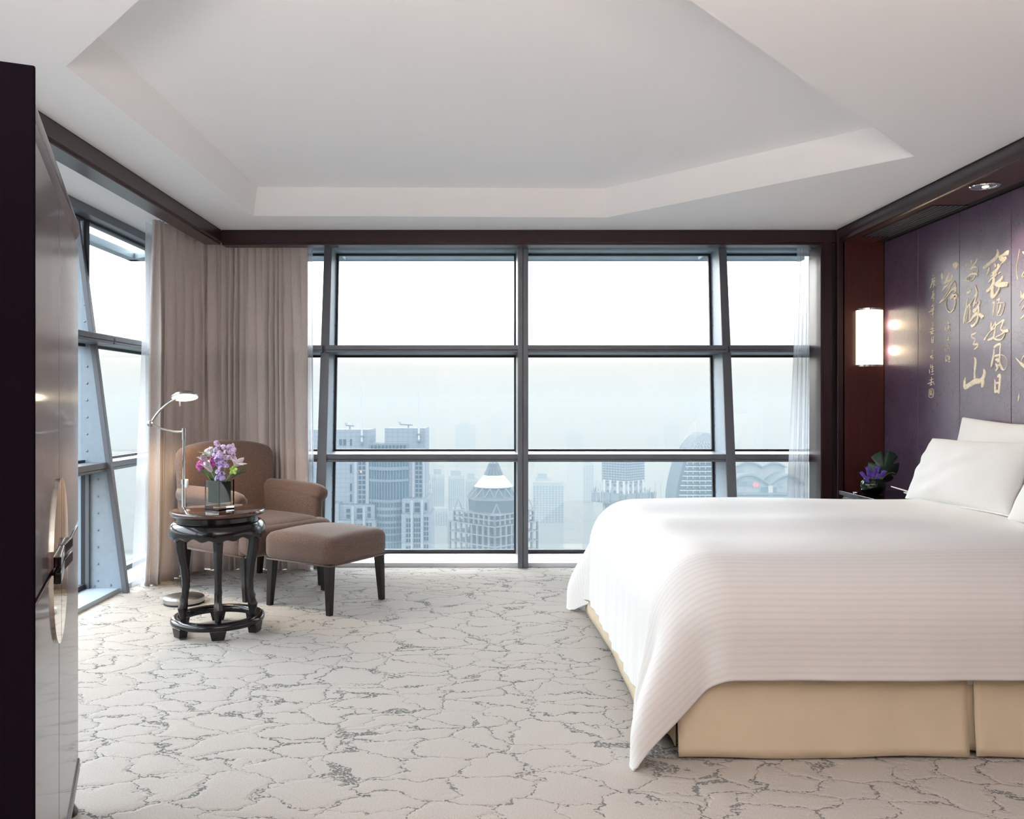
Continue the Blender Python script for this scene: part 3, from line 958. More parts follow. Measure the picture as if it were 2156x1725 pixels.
# duvet: a quilt sheet laid over the bed; the overhang rolls over a soft edge and hangs, the corners hang in cone folds
RD, ZT = 0.25, 0.676
XC, YN, YF = 0.575 + RD, 2.765 + RD, 4.88 - RD
LA, LN, LF = 0.71, 0.535, 0.57
us = np.concatenate([np.linspace(XC - LA, XC, 56)[:-1], np.linspace(XC, 2.50, 70)])
vs_ = np.concatenate([np.linspace(YN - LN, YN, 50)[:-1], np.linspace(YN, YF, 66)[:-1], np.linspace(YF, YF + LF, 50)])
U, V_ = np.meshgrid(us, vs_, indexing='ij')
A = np.maximum(XC - U, 0)
Bn, Bf = np.maximum(YN - V_, 0), np.maximum(V_ - YF, 0)
B = Bn + Bf
R0 = np.hypot(A, B)
TH = np.degrees(np.arctan2(B, A + 1e-9))        # 0: foot side, 90: long side
near = Bn > 0
corner = np.where((A > 0) & (B > 0), 1.0, 0.0)
lim = 0.86
R1 = np.where(corner > 0, np.where(R0 > lim - 0.06, lim - 0.06 + 0.06 * (1 - np.exp(-(R0 - lim + 0.06) / 0.06)), R0), R0)
arc = PI / 2 * RD
H = np.where(R1 < arc, RD * np.sin(np.minimum(R1, arc) / RD), RD + 0.03 * (R1 - arc))
DR = np.where(R1 < arc, RD * (1 - np.cos(np.minimum(R1, arc) / RD)), RD + (R1 - arc))
g = lambda c, w_: np.exp(-((TH - c) / w_) ** 2)
ss = np.clip((R1 - 0.28) / 0.45, 0, 1); ss = ss * ss * (3 - 2 * ss)
lobN = 0.19 * g(40, 15) - 0.035 * g(24, 7) + 0.055 * g(13, 6) - 0.03 * g(66, 9)
lobF = 0.20 * g(42, 18) - 0.03 * g(18, 8) + 0.03 * g(8, 5)
H = H + corner * ss * np.where(near, lobN, lobF)
dirx = np.where(R0 > 0, A / (R0 + 1e-9), 0); diry = np.where(R0 > 0, B / (R0 + 1e-9), 0)
# soft vertical ripples on the hanging sides
rip = ss * (1 - corner * 0.6)
H = H + rip * (0.006 * np.sin(V_ * 17 + 1.0) + 0.005 * np.sin(V_ * 41)) * (A > 0) * (B == 0)
H = H + rip * (0.005 * np.sin(U * 9 + 2) + 0.003 * np.sin(U * 23)) * (B > 0) * (A == 0)
XD = np.zeros(U.shape + (3,))
XD[..., 0] = np.where(A > 0, XC - dirx * H, U)
XD[..., 1] = np.where(Bn > 0, YN - diry * H, np.where(Bf > 0, YF + diry * H, V_))
flat = np.exp(-(R0 / 0.12) ** 2)
gx, gy = (U - U.min()) / (U.max() - U.min()), (V_ - V_.min()) / (V_.max() - V_.min())
swell = 0.009 * np.sin(gy * 27 + 1.6 * np.sin(gx * 3.2)) * np.clip(1.25 - gx, 0, 1) + 0.006 * np.sin(gx * 9 + gy * 4) + 0.004 * np.sin(gx * 5 + gy * 15)
XD[..., 2] = np.maximum(ZT - DR + swell * flat, 0.012)
mb = MB().grid(XD)
du = mb.build('duvet', 'duvet', None, smooth='all')
me = du.data
uvl = me.uv_layers.new(name='cloth')
li = np.zeros(len(me.loops), dtype=np.int32); me.loops.foreach_get('vertex_index', li)
nv_ = len(vs_)
uvv = np.stack([us[li // nv_], vs_[li % nv_]], -1).astype(np.float32)
uvl.data.foreach_set('uv', uvv.ravel())
md = du.modifiers.new('sub', 'SUBSURF'); md.levels = 1; md.render_levels = 1
md = du.modifiers.new('solid', 'SOLIDIFY'); md.thickness = 0.012; md.offset = -1
tag(du, 'white satin striped duvet draped over the bed with corners touching the floor', 'duvet')

# turned down sheet at the pillow end, its far corner sticking up
P = np.zeros((10, 60, 3))
for i, t in enumerate(np.linspace(0, 1, 10)):
    for j, s in enumerate(np.linspace(0, 1, 60)):
        y = 2.75 + 2.17 * s
        lift = 0.0
        edge = max(0, (0.08 - s) / 0.08)
        P[i, j] = (2.70 - 0.24 * t - 0.05 * t * math.sin(3 * s) - 0.03 * lift * t, y + 0.03 * lift, 0.674 + 0.006 * math.sin(11 * s + t * 2) + 0.012 * t * lift - 0.10 * edge ** 2 + 0.003)
o = MB().grid(P).xf(Mb).build('turned_sheet', 'white_cloth', bed, smooth='all')
md = o.modifiers.new('solid', 'SOLIDIFY'); md.thickness = 0.006
MB().prism([(2.44, 4.80, 0.684), (2.40, 4.965, 0.705), (2.49, 4.91, 0.678), (2.60, 4.86, 0.68)], (0, 0, 0.006)).xf(Mb).build('sheet_corner', 'white_cloth', bed)

# pillows
def pillow(label, c, tilt, w_, h_, t_, seed, yaw=0.0, roll=0.0, group='pillows at the head of the bed'):
    r = np.random.default_rng(seed)
    N_ = 44
    u = np.linspace(-1, 1, N_)
    U, V = np.meshgrid(u, u, indexing='ij')
    def prof(a):
        return np.clip(1 - np.abs(a) ** 2.6, 0, 1) ** 0.62
    base = prof(U) * prof(V)
    ww = np.zeros_like(U)
    for k in range(26):
        an = r.random() * 2 * PI; fr = 1.5 + 7 * r.random() ** 2; cu, cv = r.uniform(-1, 1, 2)
        ww += 0.9 * np.sin((U * math.cos(an) + V * math.sin(an)) * fr * 2 + r.random() * 6) * np.exp(-((U - cu) ** 2 + (V - cv) ** 2) * 2.2) * 0.7
    edge = np.clip(np.maximum(np.abs(U), np.abs(V)), 0, 1) ** 4
    th = t_ * base * (1 + 0.05 * ww) + 0.004
    pinch = 1 - 0.055 * (1 - V ** 2) * 0 - 0.05 * (1 - np.abs(V) ** 1.5) * np.abs(U) ** 3
    pinch2 = 1 - 0.06 * (1 - np.abs(U) ** 1.5) * np.abs(V) ** 3
    X = U * w_ / 2 * pinch
    Y = V * h_ / 2 * pinch2
    wav = 0.0045 * edge * ww
    Ptop = np.stack([X, Y, th + wav], -1)
    Pbot = np.stack([X, Y, -th * 0.75 + wav], -1)
    mb = MB().grid(Ptop)
    mb.grid(Pbot)
    # rim
    per = [(i, 0) for i in range(N_)] + [(N_ - 1, j) for j in range(1, N_)] + [(i, N_ - 1) for i in range(N_ - 2, -1, -1)] + [(0, j) for j in range(N_ - 2, 0, -1)]
    o_b = N_ * N_
    ids = [i * N_ + j for i, j in per]
    mb.f += [(ids[k], ids[(k + 1) % len(ids)], ids[(k + 1) % len(ids)] + o_b, ids[k] + o_b) for k in range(len(ids))]
    # local: x along the bed's width, y up the pillow, z outwards (towards the foot)
    M = Matrix.Translation(c) @ Matrix.Rotation(yaw, 4, 'Z') @ Matrix(((0, 0, -1, 0), (1, 0, 0, 0), (0, 1, 0, 0), (0, 0, 0, 1))) @ Matrix.Rotation(tilt, 4, 'X') @ Matrix.Rotation(roll, 4, 'Z')
    mb.xf(M)
    o = mb.build('pillow', 'white_cloth', None, smooth='all', sub=1)
    return tag(o, label, 'pillow', group)
pillow('white pillow leaning upright on the dark panels behind the far front pillow', (2.668, 4.34, 0.892), math.radians(-11), 0.86, 0.445, 0.075, 21, yaw=0.0, roll=0.03)
pillow('white pillow at the far side leaning in front of another pillow', (2.51, 4.37, 0.835), math.radians(-26), 0.90, 0.385, 0.085, 22, yaw=0.04, roll=-0.02)
pillow('white pillow at picture edge in the front row nearest the camera', (2.47, 3.40, 0.835), math.radians(-27), 0.90, 0.385, 0.085, 23, yaw=-0.02, roll=0.0)
pillow('white upright pillow leaning on the panels nearest the camera', (2.66, 3.36, 0.89), math.radians(-11), 0.86, 0.44, 0.07, 24)

# ---------------------------------------------------------------- night table and the flower bowl on it
ntb = thing('night_table', 'black lacquered night table between bed and return panel', 'night table', (2.575, 5.34, -0.012))
MB().box((-0.205, -0.29, 0.60), (0.205, 0.29, 0.628)).build('top', 'lacquer', ntb, bevel=0.004)
MB().box((-0.185, -0.27, 0.10), (0.20, 0.27, 0.60)).build('body', 'lacquer', ntb, bevel=0.003)
for z0 in (0.13, 0.37):
    dd = MB().box((-0.2, -0.25, z0), (-0.184, 0.25, z0 + 0.215)).build('drawer', 'lacquer', ntb, bevel=0.002)
    MB().lathe([(0.0, -0.02), (0.012, -0.015), (0.012, 0.0), (0.006, 0.004), (0.006, 0.014)], 12).xf(Matrix.Translation((-0.215, 0, z0 + 0.11)) @ Matrix.Rotation(PI / 2, 4, 'Y')).build('knob', 'chrome', dd, smooth=True)
for x in (-0.16, 0.17):
    for y in (-0.24, 0.24):
        MB().box((x - 0.02, y - 0.02, 0), (x + 0.02, y + 0.02, 0.10)).build('leg', 'lacquer', ntb)
gl = MB().lathe([(0.0, 0.0), (0.018, 0.0), (0.02, 0.004), (0.02, 0.012), (0.0, 0.012)], 20, c=(2.395, 5.42, 0.616)).build('coaster', 'chrome', None, smooth=True)
tag(gl, 'small shiny disc at the front edge of the black night table', 'coaster')

bw = thing('flower_bowl', 'round green glass bowl on the night table', 'vase', (2.475, 5.36, 0.616))
MB().lathe([(0.035, 0.0), (0.055, 0.008), (0.072, 0.03), (0.078, 0.055), (0.072, 0.085), (0.058, 0.105), (0.053, 0.103), (0.067, 0.083), (0.073, 0.055), (0.067, 0.032), (0.05, 0.012), (0.0, 0.010)], 32).build('bowl', 'bowl_glass', bw, smooth='all')
MB().lathe([(0.0, 0.014), (0.048, 0.016), (0.064, 0.034), (0.069, 0.055), (0.064, 0.08), (0.0, 0.082)], 24).build('leaf_lining', 'dark_leaf', bw, smooth='all')

def petal(L, W, curl=0.3, n=7, m=5, cup=0.3):
    """a leaf shaped sheet growing along +z, opening towards +x"""
    P = np.zeros((n, m, 3))
    for i, t in enumerate(np.linspace(0, 1, n)):
        wd = W * (math.sin(PI * min(1, t * 0.93 + 0.07)) ** 0.75)
        for j, s in enumerate(np.linspace(-1, 1, m)):
            P[i, j] = (curl * L * t * t - cup * wd * (1 - s * s) * 0.5, s * wd / 2, L * t * (1 - 0.15 * abs(curl) * t))
    return P
def bloom(mb, base, axis, np_, L, W, open_, curl, cup=0.3, twist=0.0, jit=0.1, r=random):
    axis = Vector(axis).normalized()
    R = axis.to_track_quat('Z', 'Y').to_matrix().to_4x4()
    for k in range(np_):
        a = 2 * PI * k / np_ + twist + r.uniform(-jit, jit)
        M = Matrix.Translation(base) @ R @ Matrix.Rotation(a, 4, 'Z') @ Matrix.Rotation(open_ + r.uniform(-jit, jit), 4, 'Y')
        P = petal(L * r.uniform(0.92, 1.05), W, curl, cup=cup)
        t = MB().grid(P).xf(M)
        mb.add(t.v, t.f)
# violet water lilies, each its own flower
bc = Vector((2.475, 5.36, 0.616))
lil = [(-0.075, -0.02, 0.175, -0.8, -.1), (-0.052, -0.05, 0.175, -.35, -.3), (-0.028, -0.05, 0.165, -.1, -.3), (-0.035, 0.0, 0.195, -.25, 0), (0.0, -0.03, 0.185, 0, -.2), (0.012, -0.06, 0.155, .1, -.3), (0.028, -0.01, 0.195, .2, 0), (0.05, -0.04, 0.175, .4, -.2), (0.073, -0.02, 0.175, .6, -.1), (-0.062, -0.06, 0.145, -.7, -.3)]
for k, (x, y, z, ax, ay) in enumerate(lil):
    base = bc + Vector((x * 0.62, y * 0.6, z - 0.075))
    root = thing('water_lily', 'violet half open water lily crowded in the round green bowl', 'flower', base, 0, 'violet water lilies in the bowl')
    mb = MB()
    bloom(mb, (0, 0, 0), (ax, ay, 1.0), 7, 0.066, 0.019, 0.09, 0.05, 0.6)
    bloom(mb, (0, 0, 0.003), (ax, ay, 1.0), 5, 0.06, 0.018, 0.05, 0.05, 0.4, 0.4)
    o = mb.build('petals', 'violet', root, smooth='all'); md = o.modifiers.new('solid', 'SOLIDIFY'); md.thickness = 0.0012
    mb = MB(); bloom(mb, (0, 0, -0.003), (ax, ay, 1), 4, 0.026, 0.016, 0.25, 0.1, 0.4)
    o = mb.build('sepals', 'yellow', root, smooth='all'); md = o.modifiers.new('solid', 'SOLIDIFY'); md.thickness = 0.001
    MB().tube([(0, 0, 0.002), (-x * 0.3, -y * 0.3, -0.035), (-x * .5, -y * .5, -0.06)], 0.004, 6).build('stem', 'stem', root, smooth='all')
# big split leaf behind the bowl
mono = thing('monstera_leaf', 'dark green split leaf standing behind the violet flowers', 'leaf', bc + Vector((0.055, 0.05, 0.08)))
outl = []
for k in range(61):
    a = -0.5 * PI + 2 * PI * k / 60
    rr = 0.098 * (1 - 0.18 * math.cos(a + 0.5 * PI)) * (0.62 if (k in (23, 24, 33, 34, 42, 43, 13)) else 1.0)
    outl.append((rr * math.cos(a), rr * math.sin(a) * 1.05 + 0.09))
mb = MB()
cv = [(0.02, 0.012, 0.085)] + [(x + 0.02, 0.02 + 0.25 * x * x / 0.1 - 0.10 * (z - 0.09) ** 2 / 0.1, z) for x, z in outl]
mb.add(cv, [(0, i, i + 1) for i in range(1, 61)])
o = mb.build('blade', 'dark_leaf', mono, smooth='all'); md = o.modifiers.new('solid', 'SOLIDIFY'); md.thickness = 0.002
mono.rotation_euler = (0.0, 0.35, 0)
MB().tube([(-0.01, -0.005, -0.05), (0.0, 0.0, 0.0), (0.02, 0.015, 0.08)], 0.003, 6).build('stalk', 'stem', mono, smooth='all')
blade = thing('blade_leaf', 'thin yellowish curled leaf beside the green bowl', 'leaf', bc + Vector((0.03, -0.02, 0.09)))
o = MB().grid(np.array([[(0.0 + 0.10 * t, -0.02 - 0.006 * s, 0.0 + 0.055 * math.sin(t * 2.2) + 0.004 * s * (1 - t)) for s in (-1, 0, 1)] for t in np.linspace(0, 1, 9)])).build('blade', 'yellow', blade, smooth='all')
md = o.modifiers.new('solid', 'SOLIDIFY'); md.thickness = 0.0012

# ---------------------------------------------------------------- armchair
CA = math.atan2(-0.6, 0.8)
ch = thing('armchair', 'brown tweed armchair with rolled arms and arched back by the curtains', 'armchair', (-1.525, 5.48, 0), CA)
def seatfn(p):
    q = p.copy()
    if q.z > 0:
        q.z += 0.022 * (1 - (q.x / 0.40) ** 2) * (1 - (q.y / 0.36) ** 2)
    return q
MB().rbox((0.0, 0.0, 0.325), (0.345, 0.335, 0.055), 0.03, 8).build('seat_base', 'tweed', ch, smooth='all')
mb = MB().rbox((0.03, 0.0, 0.405), (0.335, 0.262, 0.055), 0.045, 10, seatfn)
mb.rbox((0.325, 0.0, 0.36), (0.075, 0.335, 0.092), 0.055, 9)
mb.build('seat_cushion', 'tweed', ch, smooth='all')
def backfn(p):
    q = p.copy()
    # arched top, shoulders lower; slight wrap and rake
    if q.z > 0:
        q.z *= 1 - 0.16 * abs(q.y / 0.37) ** 2.6
    q.x -= 0.22 * max(0, q.z + 0.30) * 0.35
    q.x += 0.05 * (q.y / 0.37) ** 2
    return q
MB().rbox((-0.305, 0.0, 0.615), (0.062, 0.368, 0.335), 0.055, 12, backfn).build('backrest', 'tweed', ch, smooth='all')
for sy in (-1, 1):
    mb = MB()
    # roll
    R_ = 0.058
    xs = [-0.30, -0.2, -0.05, 0.1, 0.22, 0.265, 0.29, 0.305, 0.31]
    zc_ = [0.618, 0.618, 0.617, 0.614, 0.606, 0.598, 0.590, 0.584, 0.58]
    rr = [R_, R_, R_, R_ * 1.02, R_ * 1.04, R_ * 1.0, R_ * 0.88, R_ * 0.6, 0.004]
    mb.tube([(x, sy * 0.325, z) for x, z in zip(xs, zc_)], rr, 20)
    mb.rbox((-0.005, sy * 0.308, 0.455), (0.295, 0.040, 0.19), 0.036, 8)
    mb.build('arm', 'tweed', ch, smooth='all')
    mb2 = MB().tube([(x, sy * 0.34, 0.275) for x in (-0.33, 0.33)], 0.006, 8)
    mb2.build('piping', 'tweed', ch, smooth='all')
MB().tube([(0.345, y, 0.275) for y in (-0.33, 0.33)], 0.006, 8).build('piping', 'tweed', ch, smooth='all')
def tleg(x, y, zt, dx=0.0, dy=0.0, a=0.022, b=0.015):
    return MB().hexa([(x + dx - b, y + dy - b, 0), (x + dx + b, y + dy - b, 0), (x + dx + b, y + dy + b, 0), (x + dx - b, y + dy + b, 0)],
                     [(x - a, y - a, zt), (x + a, y - a, zt), (x + a, y + a, zt), (x - a, y + a, zt)])
for (x, y, dx) in ((0.30, 0.30, 0.01), (0.30, -0.30, 0.01), (-0.30, 0.30, -0.03), (-0.30, -0.30, -0.03)):
    tleg(x, y, 0.285, dx).build('leg', 'ebony', ch, bevel=0.002)

ot = thing('ottoman', 'square brown tweed footstool on tapered black legs before the armchair', 'footstool', (-0.968, 5.05, 0), math.radians(-32))
def ottfn(p):
    q = p.copy()
    if q.z > 0:
        q.z += 0.03 * (1 - (q.x / 0.27) ** 2) * (1 - (q.y / 0.27) ** 2) * q.z / 0.08
    return q
MB().rbox((0, 0, 0.355), (0.268, 0.262, 0.082), 0.05, 12, ottfn).build('cushion', 'tweed', ot, smooth='all')
pp = [(x, y, 0.280) for x, y in ((-.245, -.25), (.245, -.25), (.256, -.24), (.256, .24), (.245, .25), (-.245, .25), (-.256, .24), (-.256, -.24), (-.245, -.25))]
MB().tube(pp, 0.0045, 8).build('piping', 'tweed', ot, smooth='all')
for (x, y) in ((-0.225, -0.22), (0.225, -0.22), (0.225, 0.22), (-0.225, 0.22)):
    tleg(x, y, 0.29, 0.012 * (1 if x > 0 else -1), 0.012 * (1 if y > 0 else -1), 0.024, 0.015).build('leg', 'ebony', ot, bevel=0.002)

# ---------------------------------------------------------------- round table
tb = thing('side_table', 'round black carved side table with curved legs and ring base', 'side table', (-1.421, 4.42, 0), math.atan2(1.421, 4.42))
MB().lathe([(0.0, 0.642), (0.225, 0.642), (0.236, 0.640), (0.240, 0.634), (0.240, 0.626), (0.234, 0.618), (0.222, 0.612), (0.214, 0.610), (0.0, 0.610)], 64).build('tabletop', 'tabletop', tb, smooth=True)
MB().lathe([(0.205, 0.575), (0.205, 0.612), (0.190, 0.612), (0.190, 0.575)], 64, close=True).build('waist', 'lacquer', tb, smooth=True)
def scallop(r, z, a):
    # six bays between the legs, each with a small cusp; lowest profile points follow it
    u = (a + PI / 2) / (PI / 3)
    f = abs((u % 1.0) - 0.5) * 2            # 1 at a leg, 0 mid bay
    wgt = min(1.0, max(0.0, (0.545 - z) / 0.045))
    z += wgt * (0.012 * (0.5 + 0.5 * math.cos(PI * f)) + 0.007 * math.cos(3 * PI * f))
    return r, z
MB().lathe([(0.207, 0.588), (0.222, 0.582), (0.236, 0.568), (0.245, 0.548), (0.247, 0.526), (0.243, 0.505), (0.236, 0.499), (0.230, 0.507), (0.234, 0.53), (0.230, 0.55), (0.215, 0.572), (0.200, 0.578)], 144, fn=scallop, close=True).build('apron', 'lacquer', tb, smooth='all')
legprof = [(0.535, 0.212, 0.026), (0.505, 0.216, 0.026), (0.44, 0.210, 0.022), (0.36, 0.195, 0.0195), (0.28, 0.186, 0.018), (0.22, 0.187, 0.0185), (0.18, 0.196, 0.020), (0.155, 0.204, 0.024), (0.14, 0.203, 0.022), (0.115, 0.199, 0.018), (0.085, 0.197, 0.015)]
for k in range(6):
    a = -PI / 2 + k * PI / 3
    ca, sa = math.cos(a), math.sin(a)
    v = []
    for z, r, hw in legprof:
        for (dr, dt) in ((-1, -0.8), (0.2, -1), (1.15, -0.25), (1.15, 0.25), (0.2, 1), (-1, 0.8)):
            rr, tt = r + dr * hw * 0.75, dt * hw
            v.append((rr * ca - tt * sa, rr * sa + tt * ca, z))
    f = []
    for i in range(len(legprof) - 1):
        for j in range(6):
            a_, b_ = i * 6 + j, i * 6 + (j + 1) % 6
            f.append((a_, b_, b_ + 6, a_ + 6))
    f.append(tuple(range(6))); f.append(tuple((len(legprof) - 1) * 6 + j for j in range(6)))
    MB().add(v, f).build('leg', 'lacquer', tb, bevel=0.002)
MB().lathe([(0.186, 0.052), (0.184, 0.07), (0.190, 0.086), (0.205, 0.090), (0.226, 0.088), (0.237, 0.078), (0.239, 0.064), (0.234, 0.052)], 64, close=True).build('base_ring', 'lacquer', tb, smooth='all')
for k in range(6):
    a = -PI / 2 + k * PI / 3
    M = Matrix.Translation((0.21 * math.cos(a), 0.21 * math.sin(a), 0)) @ Matrix.Rotation(a, 4, 'Z')
    ft = MB().hexa([(-0.02, -0.03, 0.006), (0.022, -0.03, 0.006), (0.022, 0.03, 0.006), (-0.02, 0.03, 0.006)], [(-0.022, -0.042, 0.056), (0.026, -0.042, 0.056), (0.026, 0.042, 0.056), (-0.022, 0.042, 0.056)]).xf(M).build('foot', 'lacquer', tb, bevel=0.004)
    MB().box((-0.017, -0.024, 0), (0.019, 0.024, 0.006)).xf(M).build('glide', 'chrome', ft)

# ---------------------------------------------------------------- floor lamp
LX, LY = -1.823, 5.03
lp = thing('floor_lamp', 'steel reading lamp with curved jointed arm and glowing dish head', 'floor lamp', (LX, LY, 0))
MB().lathe([(0.114, 0.0), (0.116, 0.006), (0.112, 0.01)], 48).build('base_foot', 'black', lp, smooth=True)
MB().lathe([(0.112, 0.008), (0.118, 0.012), (0.118, 0.036), (0.112, 0.042), (0.06, 0.047), (0.018, 0.052), (0.0, 0.052)], 48).build('base', 'brushed', lp, smooth=True)
MB().tube([(0, 0, 0.05), (0, 0, 0.74)], 0.0135, 16).build('pole', 'chrome', lp, smooth=True)
MB().tube([(0, 0, 0.70), (0, 0, 1.02)], 0.0085, 16).build('upper_pole', 'chrome', lp, smooth=True)
MB().tube([(0, 0, 0.715), (0, 0, 0.745)], 0.017, 16).build('collar', 'chrome', lp, smooth=True)
MB().rbox((0.018, -0.006, 0.72), (0.010, 0.010, 0.026), 0.005, 3).build('switch', 'switch', lp, smooth='all')
MB().tube([(0, 0, 0.985), (0, 0, 1.052)], 0.0115, 16).build('sleeve', 'chrome', lp, smooth=True)
bx, bz = -0.2035, 1.083
def bez(p0, p1, p2, p3, n=14):
    return [tuple((1 - t) ** 3 * a + 3 * (1 - t) ** 2 * t * b + 3 * (1 - t) * t * t * c + t ** 3 * d for a, b, c, d in zip(p0, p1, p2, p3)) for t in np.linspace(0, 1, n)]
def L_(px, py): # lamp plane point
    q = at(px, py, LY); return (q.x - LX, 0, q.z)
MB().tube(bez(L_(385, 909.5), L_(362, 911), L_(338, 904), L_(317, 892.5)), 0.0065, 10).build('lower_arm', 'brushed', lp, smooth='all')
MB().lathe([(0.0, -0.019), (0.011, -0.016), (0.0175, -0.008), (0.019, 0.0), (0.0175, 0.008), (0.011, 0.016), (0.0, 0.019)], 20, c=L_(316.5, 892.5)).build('joint_ball', 'brushed', lp, smooth='all')
MB().tube(bez(L_(319, 890), L_(330, 868), L_(350, 850), L_(371, 840)), 0.0065, 10).build('upper_arm', 'brushed', lp, smooth='all')
hc = L_(389.5, 837.5)
Mh = Matrix.Translation(hc) @ Matrix.Rotation(math.radians(-8), 4, 'Y') @ Matrix.Rotation(math.radians(-15), 4, 'X')
MB().lathe([(0.078, 0.0), (0.079, 0.004), (0.074, 0.012), (0.060, 0.024), (0.038, 0.034), (0.015, 0.038), (0.0, 0.038), ], 40).xf(Mh).build('shade', 'brushed', lp, smooth='all')
MB().lathe([(0.0, -0.002), (0.04, -0.0015), (0.074, 0.0), (0.074, 0.003), (0.0, 0.004)], 40).xf(Mh).build('diffuser', 'lamp_glow', lp, smooth=True)
MB().tube([L_(377.5, 845), L_(379, 856)], 0.0045, 8).build('handle', 'chrome', lp, smooth=True)
sp_ = bpy.data.lights.new('reading_lamp_light', 'SPOT'); sp_.energy = 30; sp_.color = (1.0, 0.76, 0.48); sp_.spot_size = 2.5; sp_.spot_blend = 0.5; sp_.shadow_soft_size = 0.05
so = bpy.data.objects.new('reading_lamp_light', sp_); q = at(390, 840, LY); so.location = (q.x + 0.004, q.y - 0.01, q.z - 0.012); so.rotation_euler = (math.radians(6), math.radians(-6), 0); C.objects.link(so)

# ---------------------------------------------------------------- cube vase and its flowers
VC = Vector((-1.405, 4.395, 0.642))
va = thing('cube_vase', 'clear square glass vase lined with dark leaves on the round table', 'vase', VC, math.radians(-30))
h_, s_ = 0.158, 0.052
mb = MB()
mb.box((-s_, -s_, 0), (s_, s_, 0.022))
t_ = 0.006
mb.box((-s_, -s_, 0.022), (s_, -s_ + t_, h_)).box((-s_, s_ - t_, 0.022), (s_, s_, h_)).box((-s_, -s_ + t_, 0.022), (-s_ + t_, s_ - t_, h_)).box((s_ - t_, -s_ + t_, 0.022), (s_, s_ - t_, h_))
mb.build('glass', 'vase_glass', va)
i_ = s_ - t_ - 0.007
mb = MB().box((-i_, -i_, 0.040), (i_, -i_ + .002, 0.152)).box((-i_, i_ - .002, 0.040), (i_, i_, 0.150)).box((-i_, -i_, 0.040), (-i_ + .002, i_, 0.150)).box((i_ - .002, -i_, 0.040), (i_, i_, 0.150))
mb.box((-i_, -i_, 0.040), (i_, i_, 0.043))
mb.build('leaf_lining', 'lining_leaf', va)

def V(px, py, dd=0.0):
    return at(px, py, 4.395 + dd)
def fl_px(zx, zy, dd=0.0):      # position read in the close-up crop of the bouquet
    return V(400 + zx * 140 / 1342, 910 + zy * 180 / 1725, dd)
VB = VC + Vector((0, 0, 0.10))
def stem_to(root, p):
    p = Vector(p)
    mid = (p + VB) / 2 + Vector((0, 0, 0.0))
    base = VB + (p - VB) * 0.12
    base.x = VC.x + max(-0.03, min(0.03, base.x - VC.x)); base.y = VC.y + max(-0.03, min(0.03, base.y - VC.y))
    MB().tube([base - p, mid - p, Vector((0, 0, 0))], [0.0028, 0.0026, 0.0022], 7).build('stem', 'stem', root, smooth='all')

def lily(label, zx, zy, axis, L, open_, curl, dd=0.0, n_=6, W=0.033):
    p = fl_px(zx, zy, dd)
    r = thing('pink_lily', label, 'flower', p)
    mb = MB(); bloom(mb, (0, 0, 0), axis, 3, L, W, open_, curl, 0.4, 0.2, 0.06); bloom(mb, (0, 0, 0.001), axis, n_ - 3, L * 0.97, W * 0.85, open_ * 0.85, curl, 0.4, 0.2 + PI / 3, 0.06)
    o = mb.build('petals', 'lily', r, smooth='all'); md = o.modifiers.new('solid', 'SOLIDIFY'); md.thickness = 0.0012
    stem_to(r, p)
lily('pale pink lily trumpet leaning left at the front of the bouquet', 440, 810, (-0.55, -0.25, 1), 0.074, 0.13, 0.30, -0.03)
lily('open pale pink lily with long curling petals on the right of the bouquet', 900, 700, (0.55, -0.2, 0.85), 0.070, 0.42, 0.45, 0.0)
lily('cream pink lily half hidden at left rear of the bouquet', 330, 600, (-0.6, 0.0, 1), 0.060, 0.35, 0.3, 0.02)

def stock(label, pts, mat, size, seed, dd=0.0, name='stock_flower'):
    r_ = random.Random(seed)
    c = fl_px(*pts[len(pts) // 2], dd)
    root = thing(name, label, 'flower', c)
    mb = MB()
    for (zx, zy) in pts:
        q = fl_px(zx, zy, dd) - c
        for k in range(10):
            d = Vector((r_.uniform(-1, 1), r_.uniform(-1.2, 0.6), r_.uniform(-0.8, 1)))
            d.normalize()
            b = q + d * r_.uniform(0.006, 0.012)
            bloom(mb, b, d, 4, size * 0.85, size * 0.9, 0.9, 0.35, 0.25, r_.random() * 3, 0.3, r_)
    mb.build('florets', mat, root, smooth='all')
    stem_to(root, c)
stock('lilac stock spike hanging in the middle front of the bouquet', [(600, 500), (540, 560), (640, 600), (570, 650), (690, 660), (620, 720), (560, 800), (650, 850), (600, 900), (660, 930), (555, 940), (740, 680)], 'stock', 0.0125, 1, -0.045)
stock('pale lilac stock at the upper right of the bouquet', [(790, 300), (840, 280), (880, 350), (720, 310), (680, 310), (800, 380), (740, 400), (870, 440), (730, 520), (800, 520)], 'stock_pink', 0.0125, 2, 0.0)
stock('mauve stock in the upper middle of the bouquet', [(540, 400), (500, 450), (590, 420), (470, 500), (520, 360), (620, 450), (560, 480)], 'stock_pink', 0.0125, 3, 0.0)
stock('small pink stock sprig at the very top of the bouquet', [(540, 215), (570, 260), (560, 300), (530, 230)], 'stock_pink', 0.010, 4, 0.02)
stock('white and pink stock cluster at the upper left of the bouquet', [(380, 390), (340, 400), (390, 440), (420, 350), (410, 420)], 'lily', 0.0125, 5, 0.01)
stock('deep magenta bloom at far left of the bouquet', [(210, 640), (235, 690), (190, 680), (220, 730), (250, 640)], 'magenta', 0.0145, 6, -0.01, 'magenta_bloom')
stock('deep magenta bloom behind the left lily', [(440, 580), (470, 620), (430, 620), (480, 680), (460, 560)], 'magenta', 0.0145, 7, -0.015, 'magenta_bloom')

